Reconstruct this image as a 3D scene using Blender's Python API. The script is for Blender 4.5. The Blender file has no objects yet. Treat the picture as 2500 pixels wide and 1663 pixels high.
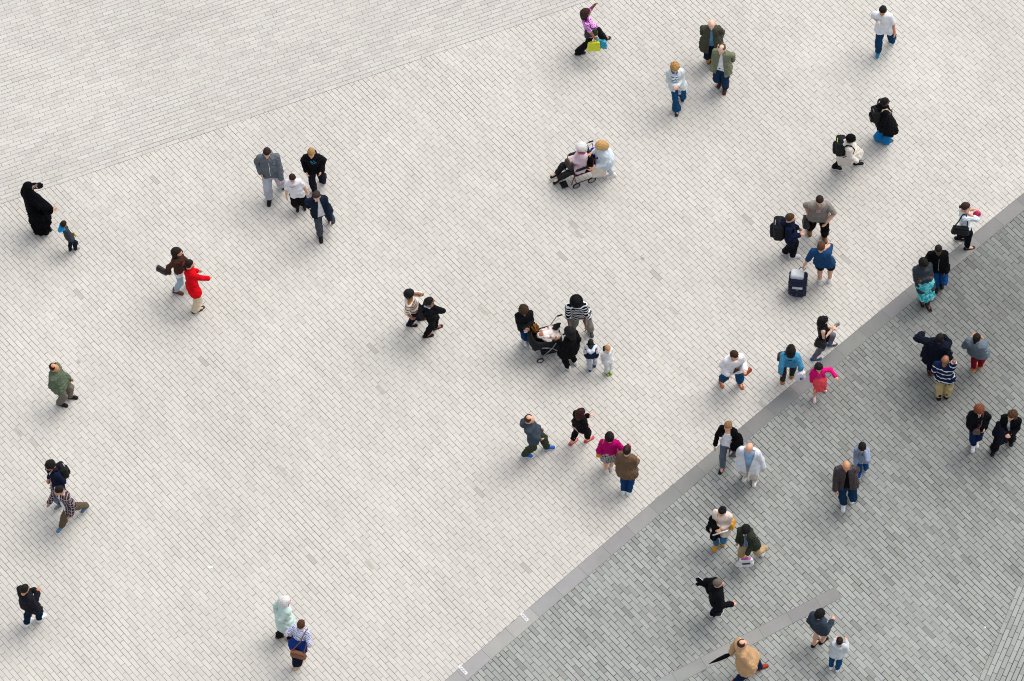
import bpy, math, random
import numpy as np
from mathutils import Vector, Matrix
from mathutils.bvhtree import BVHTree
C = bpy.context.scene.collection
R = math.radians
# ---------------------------------------------------------------- camera, sky, sun, exposure
FPX, TILT, ROLL, SC = 9158.0, 28.5, -4.87, 109.0      # focal length in photo pixels (2500 wide), tilt off the vertical, roll, pixels per metre
DIST = FPX / SC
_t, _r = R(TILT), R(ROLL)
FW = np.array([0, math.sin(_t), -math.cos(_t)]); UP0 = np.array([0, math.cos(_t), math.sin(_t)]); RT0 = np.array([1., 0, 0])
RT = math.cos(_r) * RT0 + math.sin(_r) * UP0
UP = -math.sin(_r) * RT0 + math.cos(_r) * UP0
EYE = -DIST * FW
cam = bpy.data.cameras.new('camera'); camo = bpy.data.objects.new('camera', cam); C.objects.link(camo)
cam.sensor_width = 36; cam.lens = 36 * FPX / 2500.0; cam.clip_start = 1; cam.clip_end = 3000
m = Matrix.Identity(4)
for i in range(3):
    m[i][0], m[i][1], m[i][2], m[i][3] = RT[i], UP[i], -FW[i], EYE[i]
camo.matrix_world = m
sc = bpy.context.scene
sc.camera = camo
sc.view_settings.view_transform = 'Standard'; sc.view_settings.look = 'None'; sc.view_settings.gamma = 1
sc.cycles.pixel_filter_type = 'BLACKMAN_HARRIS'; sc.cycles.filter_width = 1.05
sc.view_settings.exposure = 0.74
SUN_EL, SUN_AZ = R(58), R(38)          # elevation, direction the light comes from (from +X towards +Y)
w = bpy.data.worlds.new('World'); sc.world = w; w.use_nodes = True
nt = w.node_tree; nt.nodes.clear()
sky = nt.nodes.new('ShaderNodeTexSky'); sky.sky_type = 'NISHITA'; sky.sun_disc = False
sky.sun_elevation = SUN_EL; sky.sun_rotation = R(90) - SUN_AZ; sky.air_density = 1.0; sky.dust_density = 3.5; sky.ozone_density = 0.6
bg = nt.nodes.new('ShaderNodeBackground'); bg.inputs['Strength'].default_value = 0.158
wo = nt.nodes.new('ShaderNodeOutputWorld')
hs = nt.nodes.new('ShaderNodeHueSaturation'); hs.inputs['Saturation'].default_value = 0.35      # thin overcast: a whitened sky
nt.links.new(sky.outputs[0], hs.inputs['Color']); nt.links.new(hs.outputs[0], bg.inputs['Color']); nt.links.new(bg.outputs[0], wo.inputs['Surface'])
sl = bpy.data.lights.new('sun', 'SUN'); sl.energy = 0.80; sl.angle = R(38); sl.color = (1, 0.955, 0.90)
so = bpy.data.objects.new('sun', sl); C.objects.link(so)
so.rotation_euler = Vector((math.cos(SUN_EL) * math.cos(SUN_AZ), math.cos(SUN_EL) * math.sin(SUN_AZ), math.sin(SUN_EL))).to_track_quat('Z', 'Y').to_euler()

def G(x, y, z=0.0):
    """photo pixel (2500 wide) and height above the ground -> world point"""
    d = FW * FPX + RT * (x - 1250.0) - UP * (y - 831.5)
    return EYE + d * ((z - EYE[2]) / d[2])

# ---------------------------------------------------------------- node helpers
class N:
    def __init__(s, name):
        s.m = bpy.data.materials.new(name); s.m.use_nodes = True; s.t = s.m.node_tree; s.t.nodes.clear()
        s.out = s.t.nodes.new('ShaderNodeOutputMaterial'); s.b = s.t.nodes.new('ShaderNodeBsdfPrincipled')
        s.t.links.new(s.b.outputs[0], s.out.inputs[0])
    def new(s, typ, **k):
        n = s.t.nodes.new(typ)
        for a, b in k.items(): setattr(n, a, b)
        return n
    def L(s, a, b): s.t.links.new(a, b)
    def put(s, sock, v):
        if isinstance(v, (int, float)): sock.default_value = v
        elif isinstance(v, (tuple, list)): sock.default_value = tuple(v) if len(v) != 3 or sock.type != 'RGBA' else (*v, 1)
        else: s.L(v, sock)
    def ma(s, op, a, b=0.0, c=0.0):
        n = s.new('ShaderNodeMath', operation=op); s.put(n.inputs[0], a); s.put(n.inputs[1], b)
        if op in ('MULTIPLY_ADD', 'COMPARE', 'SMOOTH_MIN', 'WRAP'): s.put(n.inputs[2], c)
        return n.outputs[0]
    def mix(s, f, a, b, bt='MIX'):
        n = s.new('ShaderNodeMix', data_type='RGBA', blend_type=bt)
        s.put(n.inputs[0], f); s.put(n.inputs[6], a); s.put(n.inputs[7], b); return n.outputs[2]
    def ramp(s, v, lo, hi, a=0.0, b=1.0):
        n = s.new('ShaderNodeMapRange'); n.clamp = True
        s.put(n.inputs[0], v); s.put(n.inputs[1], lo); s.put(n.inputs[2], hi); s.put(n.inputs[3], a); s.put(n.inputs[4], b); return n.outputs[0]
    def noise(s, vec, scale, detail=2.0, rough=0.5, dist=0.0):
        n = s.new('ShaderNodeTexNoise'); s.L(vec, n.inputs['Vector']); n.inputs['Scale'].default_value = scale
        n.inputs['Detail'].default_value = detail; n.inputs['Roughness'].default_value = rough; n.inputs['Distortion'].default_value = dist
        return n.outputs['Fac']
    def white(s, a, b, z=0.0):
        c = s.new('ShaderNodeCombineXYZ'); s.put(c.inputs[0], a); s.put(c.inputs[1], b); s.put(c.inputs[2], z)
        n = s.new('ShaderNodeTexWhiteNoise', noise_dimensions='3D'); s.L(c.outputs[0], n.inputs['Vector']); return n.outputs['Value'], n.outputs['Color']
    def bump(s, h, strength, dist):
        n = s.new('ShaderNodeBump'); n.inputs['Strength'].default_value = strength; n.inputs['Distance'].default_value = dist
        s.L(h, n.inputs['Height']); s.L(n.outputs[0], s.b.inputs['Normal'])
    def objco(s): return s.new('ShaderNodeTexCoord').outputs['Object']
    def xyz(s, v):
        n = s.new('ShaderNodeSeparateXYZ'); s.L(v, n.inputs[0]); return n.outputs
PITCH, BLEN = 0.1050, 0.299
def paving(name, az, base, alt, joint, dark=0.0, contrast=0.05, jw=0.0040, spots=1.0, pitch=PITCH, blen=BLEN, grad=None, v0=0.0, tk=0.45):
    """setts in running courses: az = direction of the courses in degrees; own random bond, tint, open joints"""
    n = N(name); co = n.objco()
    x, y, _ = n.xyz(co)
    wob = n.ma('MULTIPLY', n.ma('SUBTRACT', n.noise(co, 1.1, 1.0), 0.5), 0.022)
    ca, sa = math.cos(R(az)), math.sin(R(az))
    u = n.ma('ADD', n.ma('MULTIPLY', x, ca), n.ma('MULTIPLY', y, sa))
    v = n.ma('ADD', n.ma('ADD', n.ma('MULTIPLY', x, -sa), n.ma('MULTIPLY', y, ca)), wob)
    v = n.ma('ADD', v, v0 + 500 * pitch)
    vr = n.ma('DIVIDE', v, pitch); row = n.ma('FLOOR', vr); fv = n.ma('SUBTRACT', vr, row)
    off, _ = n.white(row, 3.7)
    par = n.ma('MULTIPLY', n.ma('MODULO', row, 2.0), 0.5)
    ur = n.ma('ADD', n.ma('ADD', n.ma('DIVIDE', u, blen), n.ma('ADD', par, n.ma('MULTIPLY', off, 0.13))), 700.0)
    cell = n.ma('FLOOR', ur); fu = n.ma('SUBTRACT', ur, cell)
    J = 0.13
    j0 = n.ma('MULTIPLY', n.white(cell, row, 1.0)[0], J)
    j1 = n.ma('MULTIPLY', n.white(n.ma('ADD', cell, 1.0), row, 1.0)[0], J)
    before = n.ma('LESS_THAN', fu, j0)
    bid = n.ma('SUBTRACT', cell, before)
    du = n.ma('MINIMUM', n.ma('ABSOLUTE', n.ma('SUBTRACT', fu, j0)), n.ma('SUBTRACT', n.ma('ADD', 1.0, j1), fu))
    du = n.ma('MULTIPLY', du, blen)
    dv = n.ma('MULTIPLY', n.ma('MINIMUM', fv, n.ma('SUBTRACT', 1.0, fv)), pitch)
    # width of the joint wanders from course to course
    rowk = n.white(n.ma('FLOOR', n.ma('ADD', vr, 0.5)), 9.1)[0]
    big = n.noise(co, 0.55, 2.0)
    jv = n.ma('MULTIPLY', n.ma('ADD', 0.5, n.ma('ADD', n.ma('MULTIPLY', rowk, 0.45), n.ramp(big, 0.35, 0.7, 0, 0.45))), jw)
    fine = n.noise(co, 5.0, 2.0)
    ju = n.ma('MULTIPLY', n.ma('ADD', 0.25, n.ramp(fine, 0.3, 0.7, 0, 0.9)), jw)
    mv = n.ramp(n.ma('SUBTRACT', dv, jv), -0.0008, 0.0014, 1, 0)
    mu = n.ramp(n.ma('SUBTRACT', du, ju), -0.0008, 0.0014, 1, 0)
    jm = n.ma('MAXIMUM', mv, mu)
    rv, rc = n.white(bid, row, 5.0)
    rv2, _ = n.white(bid, row, 8.0)
    # a smooth, mostly mid distribution with a few outliers
    rr = n.ma('POWER', rv, 1.6)
    col = n.mix(rr, base, alt)
    tint = n.mix(0.5, rc, (0.5, 0.5, 0.5))
    col = n.mix(contrast * tk, col, n.mix(1.0, col, tint, 'OVERLAY'))
    bright = n.ma('ADD', 1 - contrast, n.ma('MULTIPLY', rv2, 2 * contrast))
    if dark > 0:
        bright = n.ma('MULTIPLY', bright, n.ma('SUBTRACT', 1.0, n.ma('MULTIPLY', n.ma('GREATER_THAN', rv2, 1 - dark), 0.24)))
    sp = n.noise(co, 95.0, 2.0, 0.7)
    bright = n.ma('MULTIPLY', bright, n.ramp(sp, 0.25, 0.75, 0.93, 1.07))
    st = n.noise(co, 0.23, 4.0, 0.6)
    bright = n.ma('MULTIPLY', bright, n.ramp(st, 0.3, 0.7, 0.92, 1.05))
    st2 = n.noise(co, 2.3, 3.0, 0.6)
    bright = n.ma('MULTIPLY', bright, n.ramp(st2, 0.3, 0.7, 0.96, 1.03))
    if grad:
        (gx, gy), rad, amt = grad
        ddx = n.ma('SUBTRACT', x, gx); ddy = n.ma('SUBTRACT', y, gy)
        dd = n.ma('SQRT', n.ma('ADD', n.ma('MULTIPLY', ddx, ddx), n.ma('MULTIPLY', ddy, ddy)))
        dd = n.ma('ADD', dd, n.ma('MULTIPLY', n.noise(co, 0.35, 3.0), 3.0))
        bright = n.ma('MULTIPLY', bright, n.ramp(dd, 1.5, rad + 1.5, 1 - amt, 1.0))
    vo = n.new('ShaderNodeTexVoronoi'); n.L(co, vo.inputs['Vector']); vo.inputs['Scale'].default_value = 0.62
    vr1 = n.ma('ADD', 0.010, n.ma('MULTIPLY', n.noise(co, 3.0, 0.0), 0.03))
    gum = n.ma('MULTIPLY', n.ma('LESS_THAN', vo.outputs['Distance'], vr1), 0.32 * spots)
    bright = n.ma('MULTIPLY', bright, n.ma('SUBTRACT', 1.0, gum))
    vs = n.new('ShaderNodeTexVoronoi'); n.L(co, vs.inputs['Vector']); vs.inputs['Scale'].default_value = 2.1
    speck = n.ma('MULTIPLY', n.ma('LESS_THAN', vs.outputs['Distance'], n.ma('MULTIPLY', n.ramp(n.noise(co, 1.3, 2.0), 0.5, 0.75), 0.035)), 0.35)
    bright = n.ma('MULTIPLY', bright, n.ma('SUBTRACT', 1.0, speck))
    cb = n.new('ShaderNodeCombineColor')
    for i in range(3): n.L(bright, cb.inputs[i])
    col = n.mix(1.0, col, cb.outputs[0], 'MULTIPLY')
    stain = n.ramp(n.noise(co, 0.8, 3.0, 0.55, 0.5), 0.60, 0.74, 0.0, 0.10)
    col = n.mix(stain, col, tuple(v * k for v, k in zip(base, (0.86, 0.92, 0.80))) + (1,))
    col = n.mix(jm, col, joint)
    n.L(col, n.b.inputs['Base Color']); n.b.inputs['Roughness'].default_value = 0.88
    n.b.inputs['Specular IOR Level'].default_value = 0.25
    n.bump(n.ma('SUBTRACT', n.ma('MULTIPLY', sp, 0.15), jm), 0.6, 0.004)
    return n.m
def slab(name, base, joint):
    """granite slabs laid end to end; UV x runs along the strip in metres"""
    n = N(name); uv = n.new('ShaderNodeTexCoord').outputs['UV']; co = n.objco()
    u, v, _ = n.xyz(uv)
    ur = n.ma('DIVIDE', n.ma('ADD', u, 0.2), 0.71); cell = n.ma('FLOOR', ur); fu = n.ma('SUBTRACT', ur, cell)
    du = n.ma('MULTIPLY', n.ma('MINIMUM', fu, n.ma('SUBTRACT', 1.0, fu)), 0.71)
    jm = n.ma('MAXIMUM', n.ramp(du, 0.002, 0.006, 0.75, 0), n.ramp(n.ma('MINIMUM', v, n.ma('SUBTRACT', 1.0, v)), 0.012, 0.028, 0.8, 0))
    rv, rc = n.white(cell, 2.0)
    b = n.ma('ADD', 0.92, n.ma('MULTIPLY', rv, 0.14))
    b = n.ma('MULTIPLY', b, n.ramp(n.noise(co, 60, 3, 0.7), 0.3, 0.7, 0.93, 1.06))
    b = n.ma('MULTIPLY', b, n.ramp(n.noise(co, 1.6, 4, 0.6), 0.3, 0.7, 0.92, 1.06))
    x, y, _ = n.xyz(co)
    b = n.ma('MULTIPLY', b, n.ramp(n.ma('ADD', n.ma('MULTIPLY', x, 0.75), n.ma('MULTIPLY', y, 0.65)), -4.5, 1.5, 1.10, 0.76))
    cb = n.new('ShaderNodeCombineColor')
    for i in range(3): n.L(b, cb.inputs[i])
    col = n.mix(0.012, base, rc); col = n.mix(1.0, col, cb.outputs[0], 'MULTIPLY'); col = n.mix(jm, col, joint)
    n.L(col, n.b.inputs['Base Color']); n.b.inputs['Roughness'].default_value = 0.85; n.b.inputs['Specular IOR Level'].default_value = 0.25
    return n.m

# ---------------------------------------------------------------- the ground
def sheet(name, pts, z, mat, label=None):
    me = bpy.data.meshes.new(name)
    me.from_pydata([(p[0], p[1], z) for p in pts], [], [list(range(len(pts)))])
    me.materials.append(mat); me.update()
    if me.polygons[0].normal.z < 0: me.flip_normals()
    o = bpy.data.objects.new(name, me); C.objects.link(o); o['kind'] = 'structure'
    if label: o['label'] = label
    return o
AZ = -53.8
LB, LA, LJ = (0.468, 0.448, 0.408), (0.435, 0.417, 0.379), (0.075, 0.064, 0.05)
DB, DA, DJ = (0.288, 0.296, 0.278), (0.225, 0.236, 0.222), (0.028, 0.028, 0.024)
light = paving('light_setts', AZ, LB, LA, LJ, dark=0.001, contrast=0.028)
sheet('plaza_paving', [(-500, -500), (500, -500), (500, 500), (-500, 500)], 0, light, 'pale grey stone setts laid in long diagonal courses')
# upper left: courses that follow their own lower edge
e0, e1 = G(0, 499), G(1434, 3)
d = (e1 - e0)[:2]; d /= np.linalg.norm(d); nn = np.array([-d[1], d[0]])
azB = math.degrees(math.atan2(d[1], d[0]))
vB = float(np.dot(e0[:2], nn))
upper = paving('light_setts_cross', azB, (0.440, 0.422, 0.388), (0.395, 0.379, 0.350), (0.125, 0.113, 0.097), dark=0.0, contrast=0.03, v0=-vB % PITCH)
a = e0[:2] - d * 60; b = e1[:2] + d * 80
sheet('upper_paving', [a, b, b + nn * 90, a + nn * 90], 0.004, upper, 'pale grey setts laid in near level courses at the upper left')
# curved granite strip
top = np.array([G(*p)[:2] for p in [(2500, 475), (2397, 552), (2224, 700), (2085, 807), (1971, 903), (1863, 996), (1731, 1107), (1670, 1162), (1566, 1255), (1473, 1332), (1384, 1407), (1280, 1494), (1141, 1614), (1080, 1663)]])
ax = top[0] - top[-1]; ax /= np.linalg.norm(ax); ay = np.array([-ax[1], ax[0]]); o0 = top[-1]
pu = (top - o0) @ ax; pv = (top - o0) @ ay
pf = np.polyfit(pu, pv, 2)
SW = 0.330
def edge(u, off):
    v = np.polyval(pf, u); dv = np.polyval(np.polyder(pf), u)
    nrm = np.array([-dv, 1.0]); nrm /= np.linalg.norm(nrm)
    return o0 + ax * (u + nrm[0] * off) + ay * (v + nrm[1] * off)
us = np.arange(-9, 30, 0.25)
dark_pts = [edge(u, -SW * 0.5) for u in us]
far = [dark_pts[-1] + np.array([60, 10]), dark_pts[-1] + np.array([60, -90]), dark_pts[0] + np.array([0, -60])]
sheet('lower_paving', dark_pts + far, 0.004,
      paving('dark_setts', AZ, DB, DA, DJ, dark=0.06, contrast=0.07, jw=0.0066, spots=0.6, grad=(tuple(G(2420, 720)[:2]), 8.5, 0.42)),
      'dark grey green setts laid in diagonal courses at the lower right')
def strip(name, pts_a, pts_b, z, mat, label, uoff=0.0):
    me = bpy.data.meshes.new(name); n = len(pts_a); V = []; F = []
    s = [0.0]
    for i in range(1, n): s.append(s[-1] + float(np.linalg.norm(pts_a[i] - pts_a[i - 1])))
    for p, q in zip(pts_a, pts_b): V += [(*p, z), (*q, z)]
    for i in range(n - 1): F.append((2 * i, 2 * i + 1, 2 * i + 3, 2 * i + 2))
    me.from_pydata(V, [], F); me.materials.append(mat); uv = me.uv_layers.new()
    for l in me.loops:
        k = l.vertex_index; uv.data[l.index].uv = (s[k // 2] + uoff, k % 2)
    me.update()
    if me.polygons[0].normal.z < 0: me.flip_normals()
    o = bpy.data.objects.new(name, me); C.objects.link(o); o['kind'] = 'structure'; o['label'] = label
    return o
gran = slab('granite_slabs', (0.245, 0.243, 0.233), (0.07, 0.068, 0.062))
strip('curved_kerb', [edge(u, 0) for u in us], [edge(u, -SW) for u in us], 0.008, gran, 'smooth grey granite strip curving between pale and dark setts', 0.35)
ta, tb = G(2039, 1433)[:2], G(1660, 1632)[:2]
d2 = (tb - ta) / np.linalg.norm(tb - ta); n2 = np.array([-d2[1], d2[0]])
if np.dot(G(2053, 1461)[:2] - ta, n2) < 0: n2 = -n2
w2 = abs(float(np.dot(G(2053, 1461)[:2] - ta, n2)))
strip('short_kerb', [ta + d2 * k * 0.5 for k in range(40)], [ta + d2 * k * 0.5 + n2 * w2 for k in range(40)], 0.010, gran, 'straight grey granite strip that ends within the dark setts')
ca_, cb_ = G(2497, 1406)[:2], G(2388, 1663)[:2]
d3 = (cb_ - ca_) / np.linalg.norm(cb_ - ca_); n3 = np.array([-d3[1], d3[0]])
if n3[0] < 0: n3 = -n3
az3 = math.degrees(math.atan2(d3[1], d3[0]))
n3u = np.array([-math.sin(R(az3)), math.cos(R(az3))])
corner = paving('corner_setts', az3, DB, DA, DJ, dark=0.06, contrast=0.08, jw=0.0062, spots=0.5, v0=-float(np.dot(ca_, n3u)) % PITCH)
p0 = ca_ - d3 * 14; p1 = cb_ + d3 * 30
sheet('corner_paving', [p0, p1, p1 + n3 * 40, p0 + n3 * 40], 0.012, corner, 'dark setts turned along a slanting edge in the lower right corner')
# ---------------------------------------------------------------- surfaces from distance fields
def A3(v): return np.array(v, float)
def rot(az): c, s_ = math.cos(az), math.sin(az); return np.array([[c, -s_, 0], [s_, c, 0], [0, 0, 1.0]])
CORN = np.array([[i, j, k] for i in (0, 1) for j in (0, 1) for k in (0, 1)])
EDG = [(a, b) for a in range(8) for b in range(a + 1, 8) if abs(CORN[a] - CORN[b]).sum() == 1]
class Field:
    """prims: ('c',a,b,ra,rb[,ky,k]) tapered capsule, ('e',c,(rx,ry,rz)[,k,M]) ellipsoid, ('b',c,(hx,hy,hz),r[,k,M]) rounded box,
       ('f',func) full-grid function f=func(P,f)"""
    def __init__(s, prims, h, pad=0.05):
        s.h = h; lo = []; hi = []
        for p in prims:
            if p[0] == 'c':
                r = max(p[3], p[4]) + 0.01; lo.append(np.minimum(p[1], p[2]) - r); hi.append(np.maximum(p[1], p[2]) + r)
            elif p[0] == 'e': r = max(p[2]) if len(p) > 4 and p[4] is not None else A3(p[2]); lo.append(A3(p[1]) - r); hi.append(A3(p[1]) + r)
            elif p[0] == 'b': r = np.linalg.norm(p[2]) + p[3] if len(p) > 5 and p[5] is not None else A3(p[2]) + p[3]; lo.append(A3(p[1]) - r); hi.append(A3(p[1]) + r)
        s.lo = np.min(lo, 0) - pad; n = np.ceil((np.max(hi, 0) + pad - s.lo) / h).astype(int) + 1
        s.n = n; s.ax = [s.lo[i] + np.arange(n[i]) * h for i in range(3)]
        s.f = np.full(n, 0.3)
        for p in prims: s.add(p)
    def win(s, lo, hi):
        sl_ = []
        for i in range(3):
            a = max(0, int((lo[i] - s.lo[i]) / s.h)); b = min(s.n[i], int((hi[i] - s.lo[i]) / s.h) + 2); sl_.append(slice(a, max(a + 1, b)))
        return tuple(sl_), s.ax[0][sl_[0]][:, None, None], s.ax[1][sl_[1]][None, :, None], s.ax[2][sl_[2]][None, None, :]
    def add(s, p):
        if p[0] == 'f':
            s.f = p[1](s.ax[0][:, None, None], s.ax[1][None, :, None], s.ax[2][None, None, :], s.f); return
        if p[0] == 'c':
            a, b, ra, rb = A3(p[1]), A3(p[2]), p[3], p[4]; ky = p[5] if len(p) > 5 else 1.0; k = p[6] if len(p) > 6 else 0.02
            mg = max(ra, rb) + k + 0.04
            sl_, X, Y, Z = s.win(np.minimum(a, b) - mg, np.maximum(a, b) + mg)
            ba = b - a; ba[1] /= ky; L2 = max(ba @ ba, 1e-9)
            x, y, z = X - a[0], (Y - a[1]) / ky, Z - a[2]
            t = np.clip((x * ba[0] + y * ba[1] + z * ba[2]) / L2, 0, 1)
            d = np.sqrt((x - t * ba[0]) ** 2 + (y - t * ba[1]) ** 2 + (z - t * ba[2]) ** 2) - (ra + (rb - ra) * t)
            if ky != 1: d = d * (0.5 + 0.5 * min(ky, 1))
        elif p[0] == 'e':
            c, r = A3(p[1]), A3(p[2]); k = p[3] if len(p) > 3 else 0.02; M = p[4] if len(p) > 4 else None
            mg = (max(r) if M is not None else r) + k + 0.04
            sl_, X, Y, Z = s.win(c - mg, c + mg); x, y, z = s.loc(X - c[0], Y - c[1], Z - c[2], M)
            k0 = np.sqrt((x / r[0]) ** 2 + (y / r[1]) ** 2 + (z / r[2]) ** 2)
            k1 = np.sqrt((x / r[0] ** 2) ** 2 + (y / r[1] ** 2) ** 2 + (z / r[2] ** 2) ** 2) + 1e-6
            d = k0 * (k0 - 1) / k1
        elif p[0] == 'b':
            c, e, r = A3(p[1]), A3(p[2]), p[3]; k = p[4] if len(p) > 4 else 0.015; M = p[5] if len(p) > 5 else None
            mg = (np.linalg.norm(e) if M is not None else e) + r + k + 0.04
            sl_, X, Y, Z = s.win(c - mg, c + mg); x, y, z = s.loc(X - c[0], Y - c[1], Z - c[2], M)
            qx, qy, qz = np.abs(x) - e[0], np.abs(y) - e[1], np.abs(z) - e[2]
            d = np.sqrt(np.maximum(qx, 0) ** 2 + np.maximum(qy, 0) ** 2 + np.maximum(qz, 0) ** 2) + np.minimum(np.maximum(np.maximum(qx, qy), qz), 0) - r
        f = s.f[sl_]; hh = np.maximum(k - np.abs(f - d), 0) / k
        s.f[sl_] = np.minimum(f, d) - hh * hh * k * 0.25
    @staticmethod
    def loc(x, y, z, M):
        if M is None: return x, y, z
        return (x * M[0][0] + y * M[1][0] + z * M[2][0], x * M[0][1] + y * M[1][1] + z * M[2][1], x * M[0][2] + y * M[1][2] + z * M[2][2])
    def mesh(s):
        f = s.f.copy()
        f[0] = f[-1] = 0.3; f[:, 0] = f[:, -1] = 0.3; f[:, :, 0] = f[:, :, -1] = 0.3
        g = (f < 0)
        gi = g.astype(np.int8)
        c = sum(gi[o[0]:gi.shape[0] - 1 + o[0], o[1]:gi.shape[1] - 1 + o[1], o[2]:gi.shape[2] - 1 + o[2]] for o in CORN)
        act = (c > 0) & (c < 8); idx = np.argwhere(act)
        Vv = np.stack([f[idx[:, 0] + o[0], idx[:, 1] + o[1], idx[:, 2] + o[2]] for o in CORN], 1)
        acc = np.zeros((len(idx), 3)); cnt = np.zeros(len(idx))
        for a, b in EDG:
            m_ = (Vv[:, a] < 0) != (Vv[:, b] < 0)
            t = np.where(m_, Vv[:, a] / np.where(m_, Vv[:, a] - Vv[:, b], 1), 0)
            acc += np.where(m_[:, None], CORN[a] + t[:, None] * (CORN[b] - CORN[a]), 0); cnt += m_
        V = s.lo + (idx + acc / cnt[:, None]) * s.h
        cid = np.full(act.shape, -1, np.int64); cid[act] = np.arange(len(idx))
        F = []
        for ax_ in range(3):
            o1, o2 = [(1, 2), (2, 0), (0, 1)][ax_]
            a = [slice(1, -1)] * 3; b = [slice(1, -1)] * 3; a[ax_] = slice(0, -1); b[ax_] = slice(1, None)
            ga, gb = g[tuple(a)], g[tuple(b)]
            q = np.argwhere(ga != gb); st = ga[ga != gb]
            base = q + 1; base[:, ax_] = q[:, ax_]
            def cell(d1, d2):
                p_ = base.copy(); p_[:, o1] -= d1; p_[:, o2] -= d2; return cid[p_[:, 0], p_[:, 1], p_[:, 2]]
            qd = np.stack([cell(1, 1), cell(0, 1), cell(0, 0), cell(1, 0)], 1)
            qd[~st] = qd[~st][:, ::-1]; F.append(qd)
        return V, np.concatenate(F)
def tube(pts, rads, sides=6, flat=None):
    """tube along points; returns verts and faces. flat=(vector, ratio) squashes the section across that vector"""
    P = [A3(p) for p in pts]; n = len(P)
    if not hasattr(rads, '__len__'): rads = [rads] * n
    V = []; F = []; up = None
    for i in range(n):
        d = P[min(i + 1, n - 1)] - P[max(i - 1, 0)]; d = d / (np.linalg.norm(d) + 1e-9)
        ref = A3(flat[0]) if flat else (up if up is not None else (A3((0, 0, 1)) if abs(d[2]) < 0.9 else A3((1, 0, 0))))
        u = ref - (ref @ d) * d; u = u / (np.linalg.norm(u) + 1e-9); v = np.cross(d, u); up = u
        for k in range(sides):
            a = 2 * math.pi * k / sides
            V.append(P[i] + rads[i] * (math.cos(a) * u * (flat[1] if flat else 1) + math.sin(a) * v))
    for i in range(n - 1):
        for k in range(sides):
            k2 = (k + 1) % sides; F.append((i * sides + k, i * sides + k2, (i + 1) * sides + k2, (i + 1) * sides + k))
    F.append(tuple(range(sides))[::-1]); F.append(tuple((n - 1) * sides + k for k in range(sides)))
    return np.array(V), F
def boxm(c, e, M=None):
    V = np.array([[x, y, z] for x in (-1, 1) for y in (-1, 1) for z in (-1, 1)], float) * A3(e)
    if M is not None: V = V @ np.array(M).T
    return V + A3(c), [(0, 1, 3, 2), (4, 6, 7, 5), (0, 4, 5, 1), (2, 3, 7, 6), (0, 2, 6, 4), (1, 5, 7, 3)]
def ball(c, r, n=8, m_=6):
    r = A3(r) if hasattr(r, '__len__') else A3((r, r, r)); V = [A3(c) + r * (0, 0, 1)]
    for i in range(1, m_):
        for k in range(n):
            a, b = math.pi * i / m_, 2 * math.pi * k / n; V.append(A3(c) + r * (math.sin(a) * math.cos(b), math.sin(a) * math.sin(b), math.cos(a)))
    V.append(A3(c) - r * (0, 0, 1)); F = []
    for k in range(n):
        k2 = (k + 1) % n; F.append((0, 1 + k, 1 + k2)); F.append((len(V) - 1, 1 + (m_ - 2) * n + k2, 1 + (m_ - 2) * n + k))
        for i in range(m_ - 2): F.append((1 + i * n + k, 1 + (i + 1) * n + k, 1 + (i + 1) * n + k2, 1 + i * n + k2))
    return np.array(V), F
def mk(name, parts, mats, parent=None, M=None, smooth=True, label=None):
    """parts: list of (V, F, material index); one mesh object"""
    vs = []; lens = []; loops = []; mi = []; off = 0
    for p in parts:
        V, F = p[0], p[1]; k = p[2] if len(p) > 2 else 0
        vs.append(np.asarray(V, float))
        if isinstance(F, np.ndarray):
            loops.append(F.ravel() + off); lens.append(np.full(len(F), 4)); nf = len(F)
        else:
            loops.append(np.array([i + off for f_ in F for i in f_], int)); lens.append(np.array([len(f_) for f_ in F])); nf = len(F)
        mi.append(np.full(nf, k)); off += len(V)
    vs = np.concatenate(vs); loops = np.concatenate(loops); lens = np.concatenate(lens); mi = np.concatenate(mi)
    me = bpy.data.meshes.new(name)
    me.vertices.add(len(vs)); me.vertices.foreach_set('co', vs.ravel())
    me.loops.add(len(loops)); me.loops.foreach_set('vertex_index', loops)
    me.polygons.add(len(lens)); me.polygons.foreach_set('loop_start', np.concatenate([[0], np.cumsum(lens)[:-1]]))
    me.polygons.foreach_set('material_index', mi); me.polygons.foreach_set('use_smooth', np.full(len(lens), smooth))
    me.update(calc_edges=True); me.validate()
    for m_ in (mats if isinstance(mats, (list, tuple)) else [mats]): me.materials.append(m_)
    o = bpy.data.objects.new(name, me); C.objects.link(o)
    if parent is not None: o.parent = parent
    if M is not None: o.matrix_world = M
    if label: o['label'] = label
    return o
def tag(o, label, cat, group=None):
    o['label'] = label; o['category'] = cat
    if group: o['group'] = group
    return o
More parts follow.
